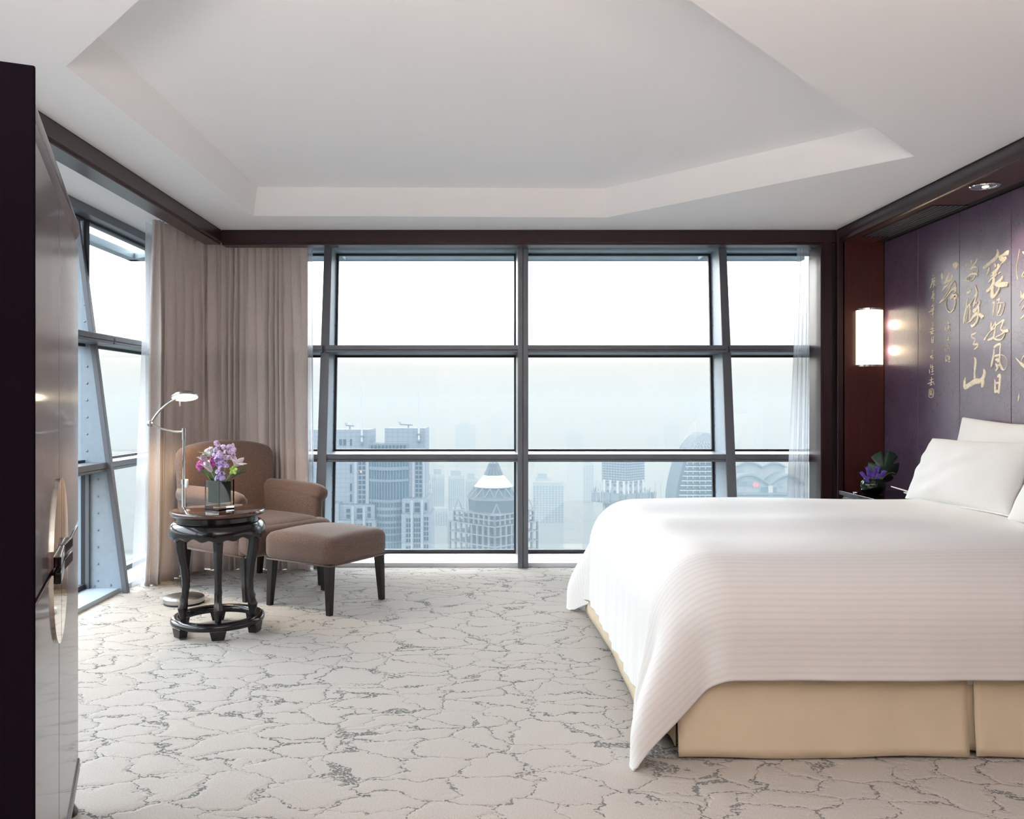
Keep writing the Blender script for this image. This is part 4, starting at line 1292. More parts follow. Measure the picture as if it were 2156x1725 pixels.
p = fl_px(440, 450)
r = thing('lily_bud', 'closed green lily bud upright at the top of the bouquet', 'flower', p)
mb = MB().lathe([(0.0, 0.0), (0.0045, 0.003), (0.0072, 0.010), (0.0076, 0.016), (0.006, 0.023), (0.003, 0.028), (0.0, 0.030)], 12, fn=lambda rr, z, a: (rr * (1 + 0.10 * math.cos(3 * a)), z))
mb.xf(Matrix.Rotation(0.22, 4, 'Y')).build('bud', 'bud', r, smooth='all')
stem_to(r, p)
p = fl_px(880, 770, -0.05)
r = thing('green_orchid', 'lime green orchid at the lower right of the bouquet', 'flower', p)
mb = MB()
for ang, op, L in ((0.3, 0.9, 0.034), (1.55, 1.1, 0.032), (2.7, 1.0, 0.030), (4.0, 1.1, 0.035), (5.2, 1.1, 0.032)):
    R = Vector((0.25, -1, 0.1)).to_track_quat('Z', 'Y').to_matrix().to_4x4()
    t = MB().grid(petal(L, 0.019, -0.2, cup=0.3)).xf(R @ Matrix.Rotation(ang, 4, 'Z') @ Matrix.Rotation(op, 4, 'Y'))
    mb.add(t.v, t.f)
o = mb.build('petals', 'orchid', r, smooth='all'); md = o.modifiers.new('solid', 'SOLIDIFY'); md.thickness = 0.0012
mb = MB(); bloom(mb, (0, 0, 0), (0.25, -1, -0.1), 4, 0.011, 0.007, 0.4, 0.3)
o = mb.build('lip', 'lily', r, smooth='all')
stem_to(r, p)
def leafblade(label, zpts, W, mat='leaf', dd=0.0):
    pts = [fl_px(x, y, dd) for x, y in zpts]
    c = pts[0]
    root = thing('lily_leaf', label, 'leaf', c)
    pp = np.array([tuple(q - c) for q in pts])
    tt = np.linspace(0, 1, 9); src = np.linspace(0, 1, len(pts))
    P = np.zeros((9, 3, 3))
    for i, t in enumerate(tt):
        q = np.array([np.interp(t, src, pp[:, k]) for k in range(3)])
        wd = W * math.sin(PI * (0.12 + 0.86 * t)) ** 0.8
        for j, s in enumerate((-1, 0, 1)):
            P[i, j] = q + np.array([0.25 * s * wd * 0.4, -abs(s) * wd * 0.25, s * wd * 0.5])
    o = MB().grid(P).build('blade', mat, root, smooth='all'); md = o.modifiers.new('solid', 'SOLIDIFY'); md.thickness = 0.001
leafblade('broad green leaf drooping left over the glass vase', [(480, 950), (400, 880), (320, 810), (250, 780), (170, 800)], 0.016, dd=-0.02)
leafblade('yellow green leaf pointing left above the lily', [(430, 500), (370, 455), (280, 420), (150, 400)], 0.007, 'bud')
leafblade('dark green leaf behind the orchid on the right', [(860, 880), (980, 800), (1060, 740), (1150, 745)], 0.013)
leafblade('dark green leaf tip low beside the orchid', [(820, 940), (950, 850), (1050, 820), (1150, 790)], 0.010, 'dark_leaf')
leafblade('dark leaf at the left rim of the vase', [(470, 980), (420, 930), (370, 880)], 0.020, 'dark_leaf')

# ---------------------------------------------------------------- carved gilt calligraphy on the panels
def wall_pt(px, py):
    d = XR * F_PX / (px - CX)
    return (d, CAM_Z - (py - CY) / F_PX * d)      # (Y, Z) on the panel face
ZK = 236 / 2036
def z1(x, y): return wall_pt(1920 + x * ZK, 500 + y * ZK)
def z2(x, y): return wall_pt(1920 + x * ZK, 660 + y * ZK)
def ribbon(mb, pts, w, x0, thick, lift=0.0):
    """a brush stroke: smooth centre line with varying width, slightly raised"""
    p = np.array(pts, float); w = np.array(w, float)
    n_ = len(p)
    if n_ > 2:
        t = np.linspace(0, n_ - 1, (n_ - 1) * 5 + 1)
        idx = np.clip(t.astype(int), 0, n_ - 2); f = t - idx
        pe = np.vstack([2 * p[0] - p[1], p, 2 * p[-1] - p[-2]])
        a, b, c, d = pe[idx], pe[idx + 1], pe[idx + 2], pe[idx + 3]
        f_ = f[:, None]
        q = 0.5 * (2 * b + (c - a) * f_ + (2 * a - 5 * b + 4 * c - d) * f_ ** 2 + (3 * b - 3 * c + d - a) * f_ ** 3)
        ww = np.interp(t, np.arange(n_), w)
    else:
        q = np.linspace(p[0], p[1], 6); ww = np.interp(np.linspace(0, 1, 6), [0, 1], w)
    ww = ww.copy(); ww[0] *= 0.55; ww[-1] *= 0.55
    tg = np.gradient(q, axis=0); tg /= (np.linalg.norm(tg, axis=1, keepdims=True) + 1e-9)
    nr = np.stack([-tg[:, 1], tg[:, 0]], -1)
    L, R = q + nr * ww[:, None] / 2, q - nr * ww[:, None] / 2
    k = len(q)
    v = [(x0, y, z) for y, z in L] + [(x0, y, z) for y, z in R]
    Li, Ri = q + nr * ww[:, None] * 0.36, q - nr * ww[:, None] * 0.36
    v += [(x0 - thick - lift, y, z) for y, z in Li] + [(x0 - thick - lift, y, z) for y, z in Ri]
    f = []
    for i in range(k - 1):
        f += [(i, i + 1, 2 * k + i + 1, 2 * k + i), (2 * k + i, 2 * k + i + 1, 3 * k + i + 1, 3 * k + i), (3 * k + i, 3 * k + i + 1, k + i + 1, k + i)]
    f += [(0, 2 * k, 3 * k, k), (k - 1, 2 * k - 1, 4 * k - 1, 3 * k - 1)]
    mb.add(v, f)
def character(strokes, fn, dw=14):
    mb = MB()
    ys = []
    for s in strokes:
        pts, w = [], []
        for q in s:
            y, z = fn(q[0], q[1])
            pts.append((y, z)); ys.append(y)
            w.append((q[2] if len(q) > 2 else dw) * ZK / F_PX * y * 1.7)
        lf_ = 0.0003 * len(mb.v) / 100
        ribbon(mb, pts, w, XR + 0.0005, 0.0025, lf_)
        for (y, z), w_ in list(zip(pts, w))[1:-1]:      # round joints where the brush turns
            ring = [(y + 0.36 * w_ * math.cos(2 * PI * k / 10), z + 0.36 * w_ * math.sin(2 * PI * k / 10)) for k in range(10)]
            mb.prism([(XR + 0.0005, a_, b_) for a_, b_ in ring], (-0.0031 - lf_, 0, 0))
    yc = sum(ys) / len(ys)
    pi = next(i for i in range(8) if seams[i + 1] <= yc <= seams[i] or i == 7)
    return mb.build('carved_character', 'gold', PANELS[pi])
CH1 = [
 [[(1555,215,20),(1560,300,60),(1510,390,55),(1420,460,45),(1340,530,45),(1290,555,30)],[(1575,360,25),(1660,320,35),(1720,285,55),(1765,280,60)],[(1590,370,50),(1650,400,60),(1700,380,40),(1680,430,25),(1620,490,15),(1590,560,14)],[(1415,540,20),(1395,610,35),(1370,690,12)],[(1505,470,20),(1520,550,35)],[(1570,480,30),(1570,560,40),(1520,610,35),(1460,650,25)],[(1540,580,30),(1550,620,20),(1500,660,30),(1440,710,25)],[(1490,600,30),(1495,700,35),(1490,790,45),(1470,870,50),(1400,960,50),(1360,985,45)],[(1550,660,25),(1520,700,30),(1460,750,25),(1400,825,18)],[(1620,630,16),(1580,665,20)],[(1655,700,15),(1635,760,45),(1580,820,60),(1520,860,50)],[(1540,860,60),(1620,865,65),(1700,860,60),(1750,860,55)],[(1475,880,35),(1465,980,40),(1465,1060,60),(1490,1085,45),(1550,1020,35),(1590,950,25),(1600,890,14)]],
 [[(1470,1200,40),(1505,1175,20),(1495,1260,22),(1480,1360,18),(1480,1445,10)],[(1545,1150,20),(1585,1120,25),(1580,1170,20),(1560,1260,14),(1550,1400,14)],[(1550,1195,14),(1690,1180,10)],[(1620,1210,30),(1600,1300,30),(1560,1400,22)],[(1690,1180,12),(1675,1280,10),(1640,1390,14),(1590,1425,10),(1545,1400,10)]],
 [[(995,460,24),(990,550,30)],[(1090,410,22),(1075,490,24)],[(1185,370,10),(1175,430,22),(1110,520,24),(1060,600,30)],[(1065,590,26),(1110,550,30),(1180,540,14),(1200,580,12),(1190,650,14)],[(1090,650,12),(1120,620,14)],[(975,765,14),(1020,710,24),(1090,665,30),(1180,665,36),(1200,700,24)],[(970,765,16),(1060,795,14),(1120,760,12),(1160,690,14)],[(1040,760,10),(1050,720,10)]],
 [[(995,1000,20),(1030,1005,50),(1080,950,24)],[(1020,1100,10),(1000,1200,18),(985,1320,36),(960,1440,40),(945,1570,30)],[(1000,1290,18),(1050,1220,26),(1060,1300,22),(1060,1440,20),(1050,1530,16),(990,1540,14),(1010,1400,12),(1040,1250,14)],[(1160,870,10),(1180,960,26),(1185,1010,36),(1165,1100,28),(1140,1200,36),(1120,1260,24)],[(1180,1020,20),(1120,1120,14),(1060,1230,16)],[(1240,1140,14),(1225,1220,34),(1180,1300,50),(1120,1350,60)],[(1220,1210,24),(1215,1380,34),(1180,1390,60),(1120,1450,44),(1060,1540,24)],[(1215,1400,30),(1200,1500,30),(1160,1570,34),(1110,1610,44),(1080,1590,14)],[(1230,1390,50),(1300,1460,50)],[(1140,1190,20),(1200,1190,24)]],
 [[(745,505,40),(795,500,80),(825,540,80)],[(555,630,16),(550,690,54),(550,765,20)],[(695,600,10),(665,690,30),(620,790,34),(590,835,30)],[(595,830,40),(660,790,36),(720,760,36),(745,660,26)],[(700,790,8),(660,860,22),(600,910,30),(555,975,20)],[(780,790,10),(710,870,14),(680,960,14),(600,1080,8),(500,1200,20)],[(790,800,14),(800,900,18),(790,1000,20)],[(500,1200,16),(620,1100,16),(720,970,26),(800,930,46),(800,980,30)],[(705,1105,50),(760,1060,60),(820,1060,46),(770,1110,60)],[(800,1110,16),(790,1220,20),(750,1330,22),(700,1360,24),(650,1310,10),(625,1200,8),(640,1110,8)]],
 # small signature column, upper part
 [[(385,690,14),(400,700,10)],[(360,760,8),(430,730,12)],[(375,750,12),(365,830,14),(330,925,12)],[(385,790,10),(425,775,12)],[(400,760,10),(400,840,12),(395,915,10)],[(380,830,10),(350,880,8)],[(410,840,10),(435,890,12)],[(380,810,8),(430,800,10)]],
 [[(375,990,12),(410,965,14)],[(390,975,12),(380,1050,14),(350,1115,12)],[(395,1020,8),(420,1010,10)],[(395,1050,8),(425,1040,10)],[(405,1060,10),(385,1110,12),(425,1100,12)],[(400,1120,8),(405,1145,8),(385,1165,8)]],
 [[(390,1210,14),(360,1260,12)],[(370,1260,10),(410,1235,12)],[(350,1310,10),(415,1275,12)],[(310,1360,14),(415,1305,12)],[(345,1415,8),(410,1370,10)],[(395,1240,12),(385,1350,14),(385,1470,10)]],
 [[(365,1560,10),(395,1550,12),(390,1590,10),(370,1600,10)],[(360,1640,8),(400,1620,10)],[(345,1670,10),(415,1650,12)],[(325,1725,12),(420,1690,12)],[(385,1640,10),(380,1710,10),(350,1745,10)],[(345,1755,10),(405,1740,14)]],
 [[(630,1550,10),(650,1560,8)],[(615,1610,14),(612,1690,16)],[(680,1510,12),(660,1560,12)],[(650,1565,8),(700,1555,10)],[(655,1610,10),(700,1600,10)],[(675,1530,10),(675,1640,12),(645,1705,12)],[(640,1650,8),(705,1635,10)],[(685,1660,10),(700,1700,14)]],
 # first strokes of the next column
 [[(1960,210,10),(1930,400,10),(1905,520,8),(1910,680,8),(1930,770,20)],[(2010,260,10),(2036,280,30),(2060,300,30)],[(2000,710,14),(2036,640,20),(2080,600,20)],[(2010,720,16),(2060,690,16)]],
 [[(1985,960,14),(1990,1030,24),(1985,1090,20)],[(1990,1090,40),(2036,1060,60),(2090,1020,50)],[(1950,1240,8),(1990,1160,10),(2040,1110,14),(2100,1090,20)],[(2000,1320,12),(2036,1250,20),(2080,1200,20)],[(1980,1480,20),(2036,1430,30),(2090,1380,30)]],
]
CH2 = [
 [[(1450,160,16),(1440,240,30),(1450,290,26),(1510,180,20),(1525,165,22),(1520,260,28),(1500,380,34),(1480,440,36),(1380,490,24)],[(1525,260,18),(1440,320,16),(1360,420,20),(1320,490,34)],[(1535,220,24),(1600,170,26),(1660,135,34),(1650,200,30),(1620,280,24),(1660,320,30),(1745,315,50),(1760,305,40)],[(1700,330,26),(1620,390,22),(1530,430,18)],[(1480,440,30),(1560,480,26),(1640,470,22),(1690,390,12),(1700,330,10)]],
 [[(1490,620,36),(1550,575,32),(1610,560,30),(1605,640,24),(1600,760,26),(1600,900,28),(1630,990,40),(1670,1030,12),(1720,980,7),(1735,880,7),(1690,780,7),(1615,750,8)],[(1500,640,20),(1490,760,32),(1465,880,36),(1445,980,26)],[(1510,775,24),(1590,755,30)],[(1525,840,30),(1590,850,40),(1560,880,24)],[(1530,910,10),(1560,960,50),(1600,950,30),(1550,1020,26),(1525,1050,12)]],
 [[(1555,1155,40),(1605,1120,35),(1600,1200,40),(1590,1330,40),(1580,1460,36)],[(1505,1190,8),(1515,1270,30),(1515,1400,36),(1520,1450,32)],[(1520,1270,26),(1590,1260,26)],[(1520,1420,36),(1585,1415,34)]],
 [[(1180,345,12),(1130,375,26),(1090,390,22),(1095,440,20),(1150,465,20),(1135,520,18),(1120,565,20),(1190,560,30),(1200,590,22),(1170,630,26),(1130,658,10)]],
 [[(1135,800,14),(1155,850,40),(1150,960,42),(1140,1080,30),(1140,1190,44)],[(975,1165,14),(960,1240,40),(965,1340,60),(1050,1300,60),(1150,1240,70),(1240,1230,60),(1290,1180,60),(1320,1090,56),(1310,1010,24)],[(1300,1200,60),(1290,1290,60),(1280,1350,34)]],
 [[(365,440,10),(362,530,12)],[(370,440,10),(395,432,10),(392,480,12),(388,540,14)],[(370,485,8),(388,480,8)],[(368,530,8),(388,528,8)]],
 [[(370,670,10),(382,690,14)],[(365,712,12),(375,720,10)],[(330,790,12),(390,755,12)],[(365,770,12),(345,815,16)],[(345,815,8),(385,800,10),(375,850,12)]],
 [[(345,925,10),(335,1000,12)],[(320,1020,14),(325,1095,12)],[(380,930,10),(360,980,10)],[(355,985,8),(400,965,10)],[(360,1020,8),(395,1005,10)],[(375,960,10),(375,1080,12)],[(350,1060,8),(400,1045,10)],[(350,1110,10),(400,1105,12)]],
 [[(360,1150,10),(355,1230,16),(345,1290,12)],[(320,1215,10),(395,1190,10)],[(290,1280,16),(395,1240,14)],[(330,1305,12),(370,1290,16)],[(395,1260,12),(408,1295,14)]],
 [[(318,1380,8),(315,1515,8),(385,1512,8),(390,1380,8),(318,1380,8)],[(335,1400,7),(332,1490,7)],[(350,1400,6),(375,1398,6)],[(350,1425,6),(378,1420,6)],[(350,1450,6),(375,1445,6)],[(352,1400,6),(350,1495,6)],[(365,1450,6),(375,1495,6)],[(340,1470,6),(372,1470,6)]],
 [[(625,410,12),(640,425,12)],[(620,470,14),(620,505,10)],[(655,432,10),(685,425,12)],[(672,430,10),(662,480,12)],[(640,487,12),(692,470,16)]],
 [[(622,580,8),(635,590,8)],[(615,620,8),(610,660,10),(615,700,10)],[(655,545,10),(650,600,12)],[(660,590,8),(680,570,10)],[(645,640,8),(670,620,8)],[(640,650,8),(645,690,10)],[(690,630,10),(700,665,14)]],
 [[(630,760,8),(615,800,10),(620,880,14)],[(655,745,10),(650,800,10)],[(635,800,8),(660,790,8)],[(640,830,10),(635,870,12)],[(670,770,12),(690,850,10)],[(660,830,8),(700,800,12)],[(690,770,8),(665,880,10)],[(670,885,12),(705,870,12)]],
 [[(1885,805,10),(1950,880,20),(2000,930,40),(2060,980,40),(2100,1000,30)],[(1990,870,10),(2010,820,14),(2060,740,16)]],
 [[(1955,1450,10),(1945,1520,20),(1935,1600,14)]],
]
for s in CH1: character(s, z1)
for s in CH2: character(s, z2)

# ---------------------------------------------------------------- the city outside
def cmat(name, col, rough=0.7):
    MT[name] = plain(name, col, rough, var=0.08, vscale=0.05, spec=0.08)
    if name in ('white_cladding', 'ground'):
        return
    # upward faces painted darker to offset the bright sky light on them
    m = MT[name]; n = m.node_tree; b = n.nodes['Principled BSDF']
    ge = nd(n, 'ShaderNodeNewGeometry'); sx = nd(n, 'ShaderNodeSeparateXYZ'); n.links.new(ge.outputs['True Normal'], sx.inputs[0])
    mi = nd(n, 'ShaderNodeMix', data_type='RGBA'); n.links.new(math_(n, 'GREATER_THAN', sx.outputs['Z'], 0.3), mi.inputs[0])
    n.links.new(b.inputs['Base Color'].links[0].from_socket, mi.inputs[6]); mi.inputs[7].default_value = (0.035, 0.042, 0.052, 1)
    n.links.new(mi.outputs[2], b.inputs['Base Color'])
cmat('pale_stone', (0.115, 0.13, 0.16)); cmat('stone_dark', (0.075, 0.088, 0.11)); cmat('city_glass', (0.012, 0.022, 0.04), 0.25)
cmat('blue_glass', (0.03, 0.055, 0.085), 0.25); cmat('concrete', (0.115, 0.12, 0.135)); cmat('dark_net', (0.03, 0.037, 0.05), 0.9)
cmat('white_cladding', (0.24, 0.25, 0.27)); cmat('steel_lattice', (0.14, 0.155, 0.18)); cmat('apartment', (0.14, 0.15, 0.17)); cmat('logo_red', (0.62, 0.05, 0.09)); cmat('letter_grey', (0.08, 0.12, 0.17))
cmat('ground', (0.03, 0.042, 0.052)); cmat('spandrel', (0.09, 0.11, 0.14))
m, n, b = new_mat('river_water')
b.inputs['Base Color'].default_value = (0.05, 0.08, 0.11, 1); b.inputs['Roughness'].default_value = 0.25
bump(n, b, noise(n, coord(n), 0.06, 3), 0.25, 1.0)
MT['river'] = m
cmat('light_stone', (0.15, 0.165, 0.19))
# stone cladding joints on the far tower
m = MT['pale_stone']; n = m.node_tree; b = n.nodes['Principled BSDF']
tcs = nd(n, 'ShaderNodeTexCoord'); sxs = nd(n, 'ShaderNodeSeparateXYZ'); n.links.new(tcs.outputs['Object'], sxs.inputs[0])
jx = math_(n, 'LESS_THAN', math_(n, 'FRACT', math_(n, 'MULTIPLY', sxs.outputs['X'], 0.62)), 0.12)
jz = math_(n, 'LESS_THAN', math_(n, 'FRACT', math_(n, 'MULTIPLY', sxs.outputs['Z'], 0.70)), 0.14)
mj = nd(n, 'ShaderNodeMix', data_type='RGBA'); n.links.new(math_(n, 'MAXIMUM', jx, jz), mj.inputs[0])
n.links.new(b.inputs['Base Color'].links[0].from_socket, mj.inputs[6]); mj.inputs[7].default_value = (0.085, 0.10, 0.125, 1)
n.links.new(mj.outputs[2], b.inputs['Base Color'])
GZ = -205.0
struct(MB().box((-6000, 5, GZ - 2), (6000, 9000, GZ)).build('ground', 'ground'), 'hazy city ground far below')
rv = MB().box((-240, 880, GZ), (420, 1240, GZ + 0.4)).build('river', 'river')
struct(rv, 'pale river below, crossing between the towers')
struct(MB().box((-260, 1240, GZ), (440, 1256, GZ + 5)).build('embankment', 'apartment'), 'pale far bank of the river')

def S_(d): return d / F_PX
def bX(px, d): return (px - CX) * S_(d)
def bZ(py, d): return CAM_Z - (py - CY) * S_(d)
def blk(mb, px0, px1, py0, py1, d, depth, dy=0.0):
    """a block whose front face at depth d spans the given outline; py1 None reaches the ground"""
    z1_ = GZ if py1 is None else bZ(py1, d)
    return mb.box((bX(px0, d), d + dy, z1_), (bX(px1, d), d + dy + depth, bZ(py0, d)))

# -- twin shaft stone tower
D = 260
tw = thing('office_tower', 'pale stone tower with two shafts, white spires and roof cranes', 'building', (bX(760, D), D + 10, GZ))
MW = Matrix.Translation(-tw.location)
def bp(mb, name, mat, root, M): return mb.xf(M).build(name, mat, root)
bp(blk(MB(), 560, 777, 905, None, D, 16), 'shaft', 'pale_stone', tw, MW)
bp(blk(MB(), 810, 896, 902, 936, D, 16), 'shaft', 'pale_stone', tw, MW)
bp(blk(MB(), 858, 896, 936, None, D, 16), 'shaft', 'pale_stone', tw, MW)
bp(blk(MB(), 775, 862, 934, None, D, 8, -0.1), 'link_block', 'stone_dark', tw, MW)
for (x0, x1, y0, dp) in ((850, 906, 1047, 4.5), (850, 911, 1077, 7), (690, 793, 1060, 4.5), (690, 797, 1090, 7), (690, 720, 1055, 6)):
    bp(blk(MB(), x0, x1, y0, None, D, 16, -dp), 'wing', 'pale_stone', tw, MW)
# curved glass wall between the shafts, floor bands and mullions
def cpt(u, py):  # u 0..1 across the bow
    px = 778 + 82 * u
    return (bX(px, D), D - 0.2 - 3.6 * math.sin(PI * u), bZ(py, D))
def bow(py0, py1, off=0.0, k=14):
    mb = MB()
    for i in range(k):
        a, b_ = cpt(i / k, py0), cpt((i + 1) / k, py0)
        c_, d_ = cpt((i + 1) / k, py1), cpt(i / k, py1)
        mb.add([(p[0], p[1] - off, p[2]) for p in (a, b_, c_, d_)] + [(p[0], p[1] + 3.0, p[2]) for p in (a, b_, c_, d_)], [(0, 1, 2, 3), (4, 7, 6, 5), (0, 4, 5, 1), (1, 5, 6, 2), (2, 6, 7, 3), (3, 7, 4, 0)])
    return mb
bp(bow(950, 1240), 'glass_wall', 'blue_glass', tw, MW)
for (y0, y1) in ((982, 989), (1008, 1013), (1050, 1056), (1066, 1072), (1080, 1085), (1094, 1099), (1106, 1110), (1120, 1124), (1136, 1140), (1151, 1155), (1166, 1170), (1181, 1185)):
    bp(bow(y0, y1, 0.35), 'floor_band', 'spandrel', tw, MW)
mb = MB()
for i in range(1, 14):
    a, b_ = cpt(i / 14, 950), cpt(i / 14, 1240)
    mb.box((a[0] - 0.07, a[1] - 0.5, b_[2]), (a[0] + 0.07, a[1] + 0.2, a[2]))
stuff(bp(mb, 'mullion', 'spandrel', tw, MW))
mb = MB()
for i in range(10):
    blk(mb, 781 + i * 7.6, 786 + i * 7.6, 938, 946, D, 0.4, -0.3)
bp(mb, 'crown_opening', 'city_glass', tw, MW)
# window strips in the shafts (each opening recessed behind proud sills)
def win_grid(px0, px1, py0, py1, cols, rows_, d, dy, root, M, mat='city_glass', fx=0.72, fy=0.7):
    mb = MB()
    for i in range(cols):
        for j in range(rows_):
            w_, h__ = (px1 - px0) / cols, (py1 - py0) / rows_
            blk(mb, px0 + w_ * (i + .5 - fx / 2), px0 + w_ * (i + .5 + fx / 2), py0 + h__ * (j + .5 - fy / 2), py0 + h__ * (j + .5 + fy / 2), d, 0.12, dy - 0.12)
    o = mb.xf(M).build('window', mat, root)
    return stuff(o) if cols * rows_ > 1 else o
for args in ((754, 770, 960, 1062, 2, 10, 0), (736, 742, 1015, 1060, 1, 2, 0), (736, 742, 975, 1000, 1, 1, 0), (874, 889, 962, 1047, 2, 9, 0), (713, 730, 922, 941, 2, 1, 0), (736, 742, 922, 941, 1, 1, 0), (873, 889, 1053, 1076, 1, 2, -4.5), (855, 866, 1055, 1076, 1, 2, -4.5), (896, 902, 1052, 1074, 1, 1, -4.5),
             (859, 870, 1084, 1136, 2, 5, -7), (875, 889, 1083, 1168, 3, 8, -7), (896, 906, 1081, 1132, 2, 5, -7), (859, 870, 1140, 1185, 2, 4, -7), (896, 906, 1137, 1182, 2, 4, -7),
             (754, 770, 1065, 1090, 1, 2, -4.5), (733, 744, 1066, 1090, 1, 2, -4.5), (777, 786, 1062, 1088, 1, 2, -4.5), (738, 750, 1096, 1180, 2, 8, -7), (754, 771, 1095, 1180, 3, 8, -7), (777, 790, 1093, 1180, 2, 8, -7)):
    win_grid(*args[:6], D, args[6], tw, MW)
# proud piers
for (px0, px1, y0, y1, dy) in ((771, 777, 960, 1062, -0.5), (746, 752, 960, 1062, -0.5), (868, 873, 945, 1047, -.5), (890, 895, 945, 1047, -.5), (869, 873.5, 1047, 1240, -7.5), (890, 894.5, 1047, 1240, -7.5), (748, 753, 1060, 1240, -7.5), (771, 776, 1060, 1240, -7.5)):
    bp(blk(MB(), px0, px1, y0, y1, D, 1.0, dy), 'pier', 'light_stone', tw, MW)
mb = MB()
blk(mb, 758.5, 761.5, 991, 996, D, .3, -.3)
bp(mb, 'lit_window', emit('lit_window_glow', (1.0, 0.7, 0.35), 1.1), tw, MW)
for (px, yt, yb) in ((763, 797, 930), (882.5, 799, 926)):
    x = bX(px, D)
    bp(MB().tube([(x, D - 1.2, bZ(yb, D)), (x, D - 1.2, bZ(yt + 70, D)), (x, D - 1.2, bZ(yt, D))], [0.32, 0.26, 0.10], 8), 'spire', 'white_cladding', tw, MW)
    bp(MB().box((x - 0.5, D - 1.6, bZ(yb, D) - 0.6), (x + 0.5, D, bZ(yb, D))).box((x - 0.5, D - 1.6, bZ(yb - 13, D) - 0.4), (x + 0.5, D, bZ(yb - 13, D))), 'spire_bracket', 'stone_dark', tw, MW)
for (pa, pb, pv, y) in ((721, 739, 721, 898), (838, 865, 836, 896)):
    mb = MB()
    mb.bar((bX(pa, D), D + 6, bZ(y - 1, D)), (bX(pb, D), D + 6, bZ(y + .5, D)), 0.3, 0.35)
    mb.bar((bX(pa + 1, D), D + 6, bZ(y - 1, D)), (bX(pv - 2, D), D + 6, bZ(y - 7, D)), 0.15)
    mb.bar((bX(pa + 1, D), D + 6, bZ(y - 1, D)), (bX(pv + 3, D), D + 6, bZ(y - 7, D)), 0.15)
    mb.bar((bX(pb - 9, D), D + 6, bZ(y, D)), (bX(pb - 9, D), D + 6, bZ(907, D)), 0.4)
    bp(mb, 'roof_crane', 'stone_dark', tw, MW)

# -- concrete frame tower with a conical crown, one corner towards us
D = 320
ct = thing('unfinished_tower', 'unfinished concrete frame tower with lattice cone and white band', 'building', (bX(1040, D), D + 16, GZ), math.radians(46))
s3 = S_(D)
def frame_tier(half, ztop, zbot, cols, floors, name):
    mb = MB()
    for k in range(4):
        R = Matrix.Rotation(k * PI / 2, 4, 'Z')
        for i in range(cols + 1):
            x = -half + 2 * half * i / cols
            mb.box((x - .35, -half - .35, zbot), (x + .35, -half + .35, ztop), R)
        for j in range(floors + 1):
            z = ztop - (ztop - zbot) * j / floors
            mb.box((-half - .3, -half - .45, z - .45), (half + .3, -half + .4, z), R)
    o = mb.build(name, 'concrete', ct); stuff(o)
    zz = ztop - 0.5
    return o
zg = lambda py: bZ(py, D) - GZ
HF = 12.4
frame_tier(HF, zg(1108), zg(1108) - 46, 8, 12, 'lower_frame')
frame_tier(HF * 0.90, zg(1085), zg(1108), 8, 2, 'upper_frame')
MB().box((-HF * .55, -HF * .55, 0), (HF * .55, HF * .55, zg(1088))).build('core', 'dark_net', ct)
mb = MB()
for j in range(13):
    z = zg(1108) - 46 * j / 12
    mb.box((-HF, -HF, z - .25), (HF, HF, z))
mb.box((-HF * .9, -HF * .9, zg(1085) - .4), (HF * .9, HF * .9, zg(1085)))
mb.box((-HF * .9, -HF * .9, zg(1096) - .3), (HF * .9, HF * .9, zg(1096)))
mb.build('floor_slab', 'concrete', ct)
rp = lambda px: px * s3
def octo(prof, n_=8): return MB().lathe([(rp(r), zg(y)) for r, y in prof], n_)
octo([(54, 1092), (56, 1058), (0, 1056)]).build('drum', 'dark_net', ct)
octo([(57, 1060), (58, 1054), (57, 1052), (50, 1052)]).build('drum_rim', 'concrete', ct)
octo([(22, 1008), (44, 1034), (42, 1034.5), (20, 1008.5)]).build('white_band', 'white_cladding', ct)
def lattice(r0, y0, r1, y1, k, th, name):
    mb = MB()
    for i in range(k):
        a0, a1 = 2 * PI * i / k, 2 * PI * (i + 1) / k
        am = (a0 + a1) / 2
        P = lambda r, a, y: (rp(r) * math.cos(a), rp(r) * math.sin(a), zg(y))
        mb.bar(P(r0, am, y0), P(r1, a0, y1), th); mb.bar(P(r0, am, y0), P(r1, a1, y1), th)
        mb.bar(P(r0, am, y0), P(r0, am + 2 * PI / k, y0), th)
    return stuff(mb.build(name, 'steel_lattice', ct))
lattice(44, 1033, 57, 1053, 16, .3, 'flare_lattice')
lattice(10, 982, 22, 1008, 16, .22, 'cone_lattice')
lattice(6, 964, 9, 982, 6, .2, 'top_lattice')
octo([(41, 1036), (53, 1053), (0, 1054)]).build('inner_drum', 'dark_net', ct)
octo([(0, 983), (9.5, 983), (21, 1008.5), (0, 1009)]).build('inner_cone', 'stone_dark', ct)
for ang in (-2.3, -0.8, 0.75, 2.3):
    M = Matrix.Rotation(ang, 4, 'Z') @ Matrix.Translation((HF * 1.15, 0, zg(1085)))
    mb = MB()
    for q in ((-1.6, -1.6), (1.6, -1.6), (1.6, 1.6), (-1.6, 1.6)):
        mb.bar((q[0], q[1], 0), (0, 0, 4.2), 0.2)
    mb.box((-1.9, -1.9, -.3), (1.9, 1.9, .3))
    mb.xf(M).build('corner_pyramid', 'steel_lattice', ct)
mb = MB()
mb.bar((-HF * 1.2, 0, zg(1085)), (-HF * 1.3, -1, zg(1060)), .25).bar((-HF * 1.2, 0, zg(1085)), (-HF * 1.5, 1, zg(1072)), .2).bar((HF, -HF, zg(1076)), (HF * .2, -HF * 1.1, zg(1078)), .3)
mb.build('derrick', 'steel_lattice', ct)

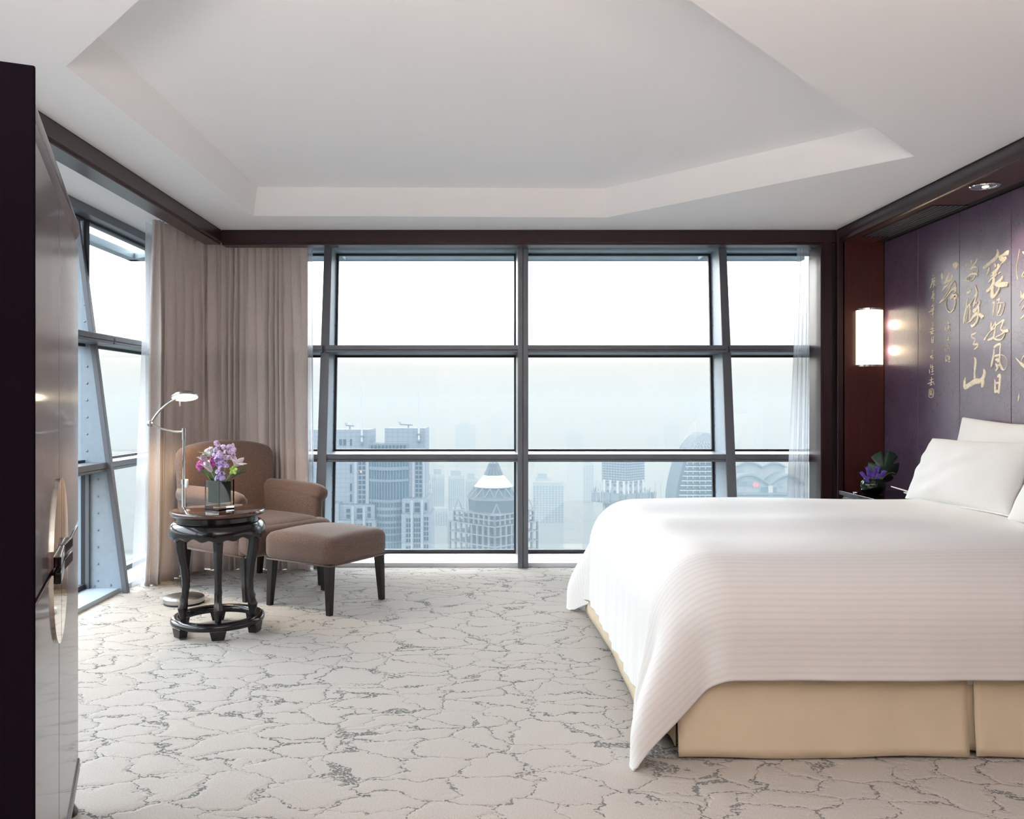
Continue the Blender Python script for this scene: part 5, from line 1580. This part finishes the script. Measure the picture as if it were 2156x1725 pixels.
# -- netted tower on a pale core, site platform with poles
D = 450
nt_ = thing('netted_tower', 'tower wrapped in dark netting above a pale core beside the bed edge', 'building', (bX(1320, D), D + 12, GZ), math.radians(44))
s4 = S_(D); zg4 = lambda py: bZ(py, D) - GZ
hN = 92 * s4 / 2 / 1.414
MB().box((-hN, -hN, zg4(1018)), (hN, hN, zg4(962))).build('netting', 'dark_net', nt_)
mb = MB()
for k in range(4):
    R = Matrix.Rotation(k * PI / 2, 4, 'Z')
    for j in range(9):
        z = zg4(1016 - j * 5.5)
        for i in range(9):
            x = -hN + 2 * hN * (i + .5) / 9
            mb.box((x - hN / 14, -hN - .12, z), (x + hN / 14, -hN, z + .55), R)
stuff(mb.build('window', 'steel_lattice', nt_))
MB().box((-hN * .92, -hN * .92, 0), (hN * .92, hN * .92, zg4(1018))).build('core', 'apartment', nt_)
mb = MB()
for k in range(4):
    R = Matrix.Rotation(k * PI / 2, 4, 'Z')
    for x in (-.8, -.3, .3, .8):
        mb.box((hN * x - .7, -hN * 1.02, 0), (hN * x + .7, -hN * .9, zg4(1014)), R)
mb.build('column', 'white_cladding', nt_)
mb = MB()
for k in range(4):
    R = Matrix.Rotation(k * PI / 2, 4, 'Z')
    for x in (-.55, .0, .55):
        for y in (1022, 1036):
            mb.box((hN * x - .8, -hN * .94, zg4(y + 5)), (hN * x + .8, -hN * .90, zg4(y)), R)
stuff(mb.build('opening', 'dark_net', nt_))
mb = MB()
hP = hN * 1.5
mb.box((-hP, -hP, zg4(1062)), (hP, hP, zg4(1041)))
mb.build('site_platform', 'stone_dark', nt_)
mb = MB()
r_ = random.Random(4)
for k in range(60):
    x, y = r_.uniform(-hP, hP), r_.choice((-hP, hP)) * r_.uniform(.95, 1.05)
    if r_.random() < .5: x, y = y, x
    mb.bar((x, y, zg4(1062)), (x + r_.uniform(-2, 2), y + r_.uniform(-2, 2), zg4(r_.uniform(1030, 1042))), .25)
stuff(mb.build('scaffold', 'dark_net', nt_))
for (px, y0) in ((1254, 1011), (1262, 1015), (1267, 1010), (1376, 1012), (1388, 1014)):
    M = nt_.matrix_basis.copy()
    o = MB().bar((bX(px, D), D - 4, bZ(1060, D)), (bX(px, D), D - 4, bZ(y0, D)), .35).xf((Matrix.Translation(nt_.location) @ Matrix.Rotation(math.radians(44), 4, 'Z')).inverted()).build('mast', 'steel_lattice', nt_)

# -- curved tower with light floor edges and a lattice cap
D = 380
cu = thing('curved_tower', 'curved dark tower with pale floor edges left of the bank building', 'building', (bX(1470, D), D + 10, GZ))
MU = Matrix.Translation(-cu.location)
edge = [(912, 1483), (920, 1470), (930, 1460), (945, 1449), (957, 1445), (970, 1440), (985, 1436), (1003, 1431), (1020, 1427), (1045, 1423), (1100, 1421)]
ey, ex = [e[0] for e in edge], [e[1] for e in edge]
rgt = lambda y: 1530 - max(0, (960 - y)) * 0.75
lf = lambda y: float(np.interp(y, ey, ex))
poly = [(bX(lf(y), D), D, bZ(y, D)) for y in (955, 970, 985, 1003, 1020, 1045, 1100)]
poly = poly + [(bX(1530, D), D, bZ(1100, D)), (bX(1530, D), D, bZ(955, D))]
bp(MB().prism(poly, (0, 22, 0)), 'body', 'dark_net', cu, MU)
bp(MB().box((bX(1421, D), D, GZ), (bX(1530, D), D + 22, bZ(1100, D))), 'lower_body', 'dark_net', cu, MU)
for y in range(972, 1100, 10):
    mb = MB().box((bX(lf(y) + 6, D), D - 1.2, bZ(y + 1.4, D)), (bX(1532, D), D + 1, bZ(y, D)))
    bp(mb, 'floor_edge', 'white_cladding', cu, MU)
mb = MB()
for y in range(977, 1100, 10):
    for px in (1446, 1458, 1472, 1484, 1500, 1512):
        blk(mb, px, px + 1.6, y - 3, y + 1, D, .3, -.6)
stuff(bp(mb, 'column', 'white_cladding', cu, MU))
capy = [912, 916, 922, 930, 938, 946, 955]
poly = [(bX(lf(y), D), D + 1, bZ(y, D)) for y in capy] + [(bX(rgt(y), D), D + 1, bZ(y, D)) for y in capy[::-1]]
bp(MB().prism(poly, (0, 16, 0)), 'cap', 'steel_lattice', cu, MU)
mb = MB()
for k in range(7):
    mb.bar((bX(1452 + k * 9, D), D + .8, bZ(955, D)), (bX(1470 + k * 5, D), D + .8, bZ(930 - (k == 2) * 8, D)), .25)
    mb.bar((bX(1462 + k * 9, D), D + .8, bZ(955, D)), (bX(1462 + k * 5, D), D + .8, bZ(932, D)), .25)
stuff(bp(mb, 'lattice', 'white_cladding', cu, MU))

# -- vaulted bank building with its sign
D = 520
bk = thing('bank_building', 'low vaulted building with large letters and red hexagon sign', 'building', (bX(1600, D), D + 10, GZ))
MK = Matrix.Translation(-bk.location)
def arch(px0, px1, ybase, ytop, n_=18, sag=1.0):
    return [(px0 + (px1 - px0) * i / n_, ybase - (ybase - ytop) * math.sin(PI * i / n_) ** sag) for i in range(n_ + 1)]
def arch_block(px0, px1, ybase, ytop, ybot, dy, depth, name, mat):
    pts = [(bX(x, D), D + dy, bZ(y, D)) for x, y in arch(px0, px1, ybase, ytop)]
    zb = GZ if ybot is None else bZ(ybot, D)
    pts += [(bX(px1, D), D + dy, zb), (bX(px0, D), D + dy, zb)]
    return bp(MB().prism(pts, (0, depth, 0)), name, mat, bk, MK)
def arch_rim(px0, px1, ybase, ytop, dy, depth, th, name, mat='white_cladding'):
    a = arch(px0, px1, ybase, ytop)
    up = [(bX(x, D), D + dy, bZ(y - th, D)) for x, y in a]
    lo = [(bX(x, D), D + dy, bZ(y, D)) for x, y in a]
    return bp(MB().prism(up + lo[::-1], (0, depth, 0)), name, mat, bk, MK)
arch_block(1564, 1618, 988, 979, None, 14, 18, 'rear_vault', 'apartment')
arch_block(1618, 1670, 990, 980, None, 14, 18, 'rear_vault', 'apartment')
arch_rim(1562, 1618, 987, 977.5, 12, 20, 3.0, 'vault_rim', 'stone_dark'); arch_rim(1618, 1672, 989, 979, 12, 20, 3.0, 'vault_rim', 'stone_dark')
arch_block(1533, 1616, 1024, 1004, None, 0, 20, 'front_vault', 'apartment')
arch_block(1622, 1690, 1024, 1005, None, 0, 20, 'front_vault', 'apartment')
arch_rim(1530, 1619, 1022, 1001, -2, 24, 4.0, 'vault_rim', 'spandrel'); arch_rim(1619, 1694, 1022, 1002, -2, 24, 4.0, 'vault_rim', 'spandrel')
arch_rim(1532, 1617, 1024, 1004, -1, 2, 2.0, 'arch_band', 'stone_dark'); arch_rim(1621, 1692, 1024, 1005, -1, 2, 2.0, 'arch_band', 'stone_dark')
bp(blk(MB(), 1602, 1616, 1026, 1039, D, .6, -.6), 'dark_opening', 'blue_glass', bk, MK)
bp(blk(MB(), 1625, 1635, 1026, 1039, D, .6, -.6), 'dark_opening', 'blue_glass', bk, MK)
bp(blk(MB(), 1616, 1625, 1022, None, D, 4, -2), 'corner_pier', 'white_cladding', bk, MK)
bp(blk(MB(), 1528, 1700, 1037, 1041, D, 6, -3), 'eave_band', 'stone_dark', bk, MK)
for x in (1540, 1553, 1568, 1584, 1598):
    bp(blk(MB(), x, x + .7, 1012, 1037, D, .25, -.25), 'facade_rib', 'spandrel', bk, MK)
# letters H S B C as raised strokes
def sign_strokes(strokes, name, mat, wpx=1.35):
    mb = MB()
    for s in strokes:
        for (x0, y0), (x1, y1) in zip(s[:-1], s[1:]):
            mb.bar((bX(x0, D), D - .5, bZ(y0, D)), (bX(x1, D), D - .5, bZ(y1, D)), .5, wpx * S_(D), up=(0, 1, 0))
    return bp(mb, name, mat, bk, MK)
H_ = [[(1554.4, 1012.6), (1554.4, 1021.6)], [(1559.6, 1013), (1559.6, 1022.0)], [(1554.4, 1017.2), (1559.6, 1017.6)], [(1553.2, 1012.6), (1555.8, 1012.6)], [(1553.2, 1021.6), (1555.8, 1021.6)], [(1558.4, 1013), (1561, 1013)], [(1558.4, 1022), (1561, 1022)]]
Sl = [[(1567.3, 1015), (1566.6, 1013.9), (1564.8, 1013.5), (1563.2, 1014.4), (1563.3, 1016.2), (1565, 1017.8), (1566.9, 1019.2), (1567.2, 1021), (1565.8, 1022.5), (1563.8, 1022.4), (1562.8, 1021)]]
Bl = [[(1569.8, 1014), (1569.8, 1023)], [(1569.2, 1014), (1572.4, 1014.1), (1573.8, 1015.2), (1573.6, 1017), (1572, 1018.2), (1569.8, 1018.2)], [(1572, 1018.2), (1574.2, 1019.3), (1574.3, 1021.6), (1572.6, 1023), (1569.2, 1023)]]
Cl = [[(1581.3, 1016.6), (1580.4, 1015), (1578.6, 1014.6), (1576.8, 1016), (1576.3, 1019), (1577, 1022), (1578.8, 1023.5), (1580.6, 1023), (1581.4, 1021.6)]]
for l_ in (H_, Sl, Bl, Cl):
    sign_strokes(l_, 'sign_letter', 'letter_grey')
def tri(pts, mat, nm, dy=-.5):
    return bp(MB().prism([(bX(x, D), D + dy, bZ(y, D)) for x, y in pts], (0, .4, 0)), nm, mat, bk, MK)
cx_, cy_ = 1590.8, 1020.6
tri([(cx_ - 4.4, cy_ - 5), (cx_ + 4.4, cy_ - 5), (cx_ + 4.4, cy_ + 5), (cx_ - 4.4, cy_ + 5)], 'white_cladding', 'sign_hexagon', -.4)
for pts in ([(cx_ - 8.2, cy_), (cx_ - 4.2, cy_ - 5), (cx_ - 4.2, cy_ + 5)], [(cx_ + 8.2, cy_), (cx_ + 4.2, cy_ - 5), (cx_ + 4.2, cy_ + 5)], [(cx_ - 4.4, cy_ - 5), (cx_ + 4.4, cy_ - 5), (cx_, cy_)], [(cx_ - 4.4, cy_ + 5), (cx_ + 4.4, cy_ + 5), (cx_, cy_)]):
    tri(pts, 'logo_red', 'sign_triangle', -.6)
tri([(1638.5, 1017.5), (1643, 1017), (1643, 1026), (1638.5, 1026)], 'letter_grey', 'sign_mark')
sign_strokes([[(1643, 1017), (1648, 1016)], [(1643, 1025.5), (1648, 1024.5)]], 'sign_mark', 'letter_grey', 2.0)
bp(blk(MB(), 1520, 1700, 1044, None, D, 30, -8), 'podium', 'spandrel', bk, MK)
for k, (x0, x1, y0) in enumerate(((1524, 1557, 983), (1520, 1552, 992), (1524, 1543, 1002))):
    q = MB().box((bX(x0, 640 + 50 * (2 - k)), 640 + 50 * (2 - k), GZ), (bX(x1, 640 + 50 * (2 - k)), 660 + 50 * (2 - k), bZ(y0, 640 + 50 * (2 - k)))).build('office_block', 'stone_dark', None)
    tag(q, ('flat roofed grey block left behind the vaulted building, tallest of three', 'middle of three grey blocks stepping down beside the vaulted building', 'lowest of three grey blocks stepping down beside the vaulted building')[k], 'building', 'grey blocks behind the vaulted building')

# -- apartment blocks between the towers and further rows fading into the haze
def apartment(label, px0, px1, py0, d, cols, rows_, yb, group=None, roof=True, mat='apartment'):
    X0, X1 = bX(px0, d), bX(px1, d)
    a = thing('apartment_block', label, 'building', ((X0 + X1) / 2, d, GZ), 0, group)
    w_ = (X1 - X0) / 2; H = bZ(py0, d) - GZ
    MB().box((-w_, 0, 0), (w_, 14, H)).build('body', mat, a)
    mb = MB()
    hb = bZ(yb, d) - GZ
    for i in range(cols):
        for j in range(rows_):
            x = -w_ + 2 * w_ * (i + .5) / cols; z = hb + (H - 3 - hb) * (j + .5) / rows_
            mb.box((x - w_ / cols * .55, -.25, z - (H - hb) / rows_ * .28), (x + w_ / cols * .55, 0, z + (H - hb) / rows_ * .28))
    stuff(mb.build('window', 'blue_glass', a))
    if roof:
        MB().box((-w_ * .7, 2, H), (w_ * .5, 10, H + 5)).build('roof_house', 'stone_dark', a)
    return a
apartment('tall pale apartment slab left of the cone tower', 909, 935, 999, 800, 6, 20, 1075)
apartment('tall pale apartment slab directly behind the site crane of the cone tower', 944, 978, 1002, 820, 8, 20, 1075)
apartment('pale apartment slab nearest the lattice cone', 980, 1005, 1008, 840, 5, 18, 1075)
apartment('lower pale block beside the stone tower', 896, 908, 1012, 780, 3, 16, 1075)
apartment('low wide pale block at foot of the apartment slabs', 911, 942, 1071, 700, 6, 8, 1108, roof=False)
apartment('low pale block left of the cone tower frame', 952, 968, 1073, 700, 3, 8, 1108, roof=False)
apartment('broad faint apartment block right of the window mullion', 1122, 1187, 1016, 760, 10, 16, 1102, roof=False)
apartment('stepped faint block beyond the broad apartment block', 1128, 1160, 1008, 900, 6, 18, 1100)
apartment('faint tower at the left of the netted tower', 1228, 1250, 975, 1000, 4, 20, 1060)
r_ = random.Random(11)
used = []
tries = 0
while len(used) < 34 and tries < 2000:
    tries += 1
    d = r_.uniform(1290, 2600)
    px = r_.uniform(560, 1720)
    hgt = r_.uniform(25, 120) if r_.random() < .75 else r_.uniform(110, 170)
    wd = r_.uniform(14, 46)
    x = (px - CX) / F_PX * d
    if any(abs(x - a) < (wd + b_) / 2 + 6 and abs(d - c_) < 26 for a, b_, c_ in used):
        continue
    used.append((x, wd, d))
    o = MB().box((-wd / 2, 0, 0), (wd / 2, 16, hgt)).box((-wd / 4, 3, hgt), (wd / 5, 11, hgt + 4)).build('distant_block', 'apartment', None)
    o.location = (x, d, GZ)
    tag(o, 'faint distant block dissolving in the haze beyond the river', 'building', 'distant blocks in the haze')
mb = MB()
for k in range(900):
    d = r_.uniform(1262, 3200); x = r_.uniform(-0.55, 0.55) * d
    wd = r_.uniform(8, 30); hg = r_.uniform(5, 22); dp = r_.uniform(8, 20)
    if any(abs(x + wd / 2 - a) < (wd + b_) / 2 + 2 and -dp - 2 < d - c_ < 20 for a, b_, c_ in used):
        continue
    mb.box((x, d, GZ), (x + wd, d + dp, GZ + hg))
o = mb.build('low_rooftops', 'apartment', None)
stuff(o); o['label'] = 'carpet of low roofs fading into the haze'; o['category'] = 'rooftops'
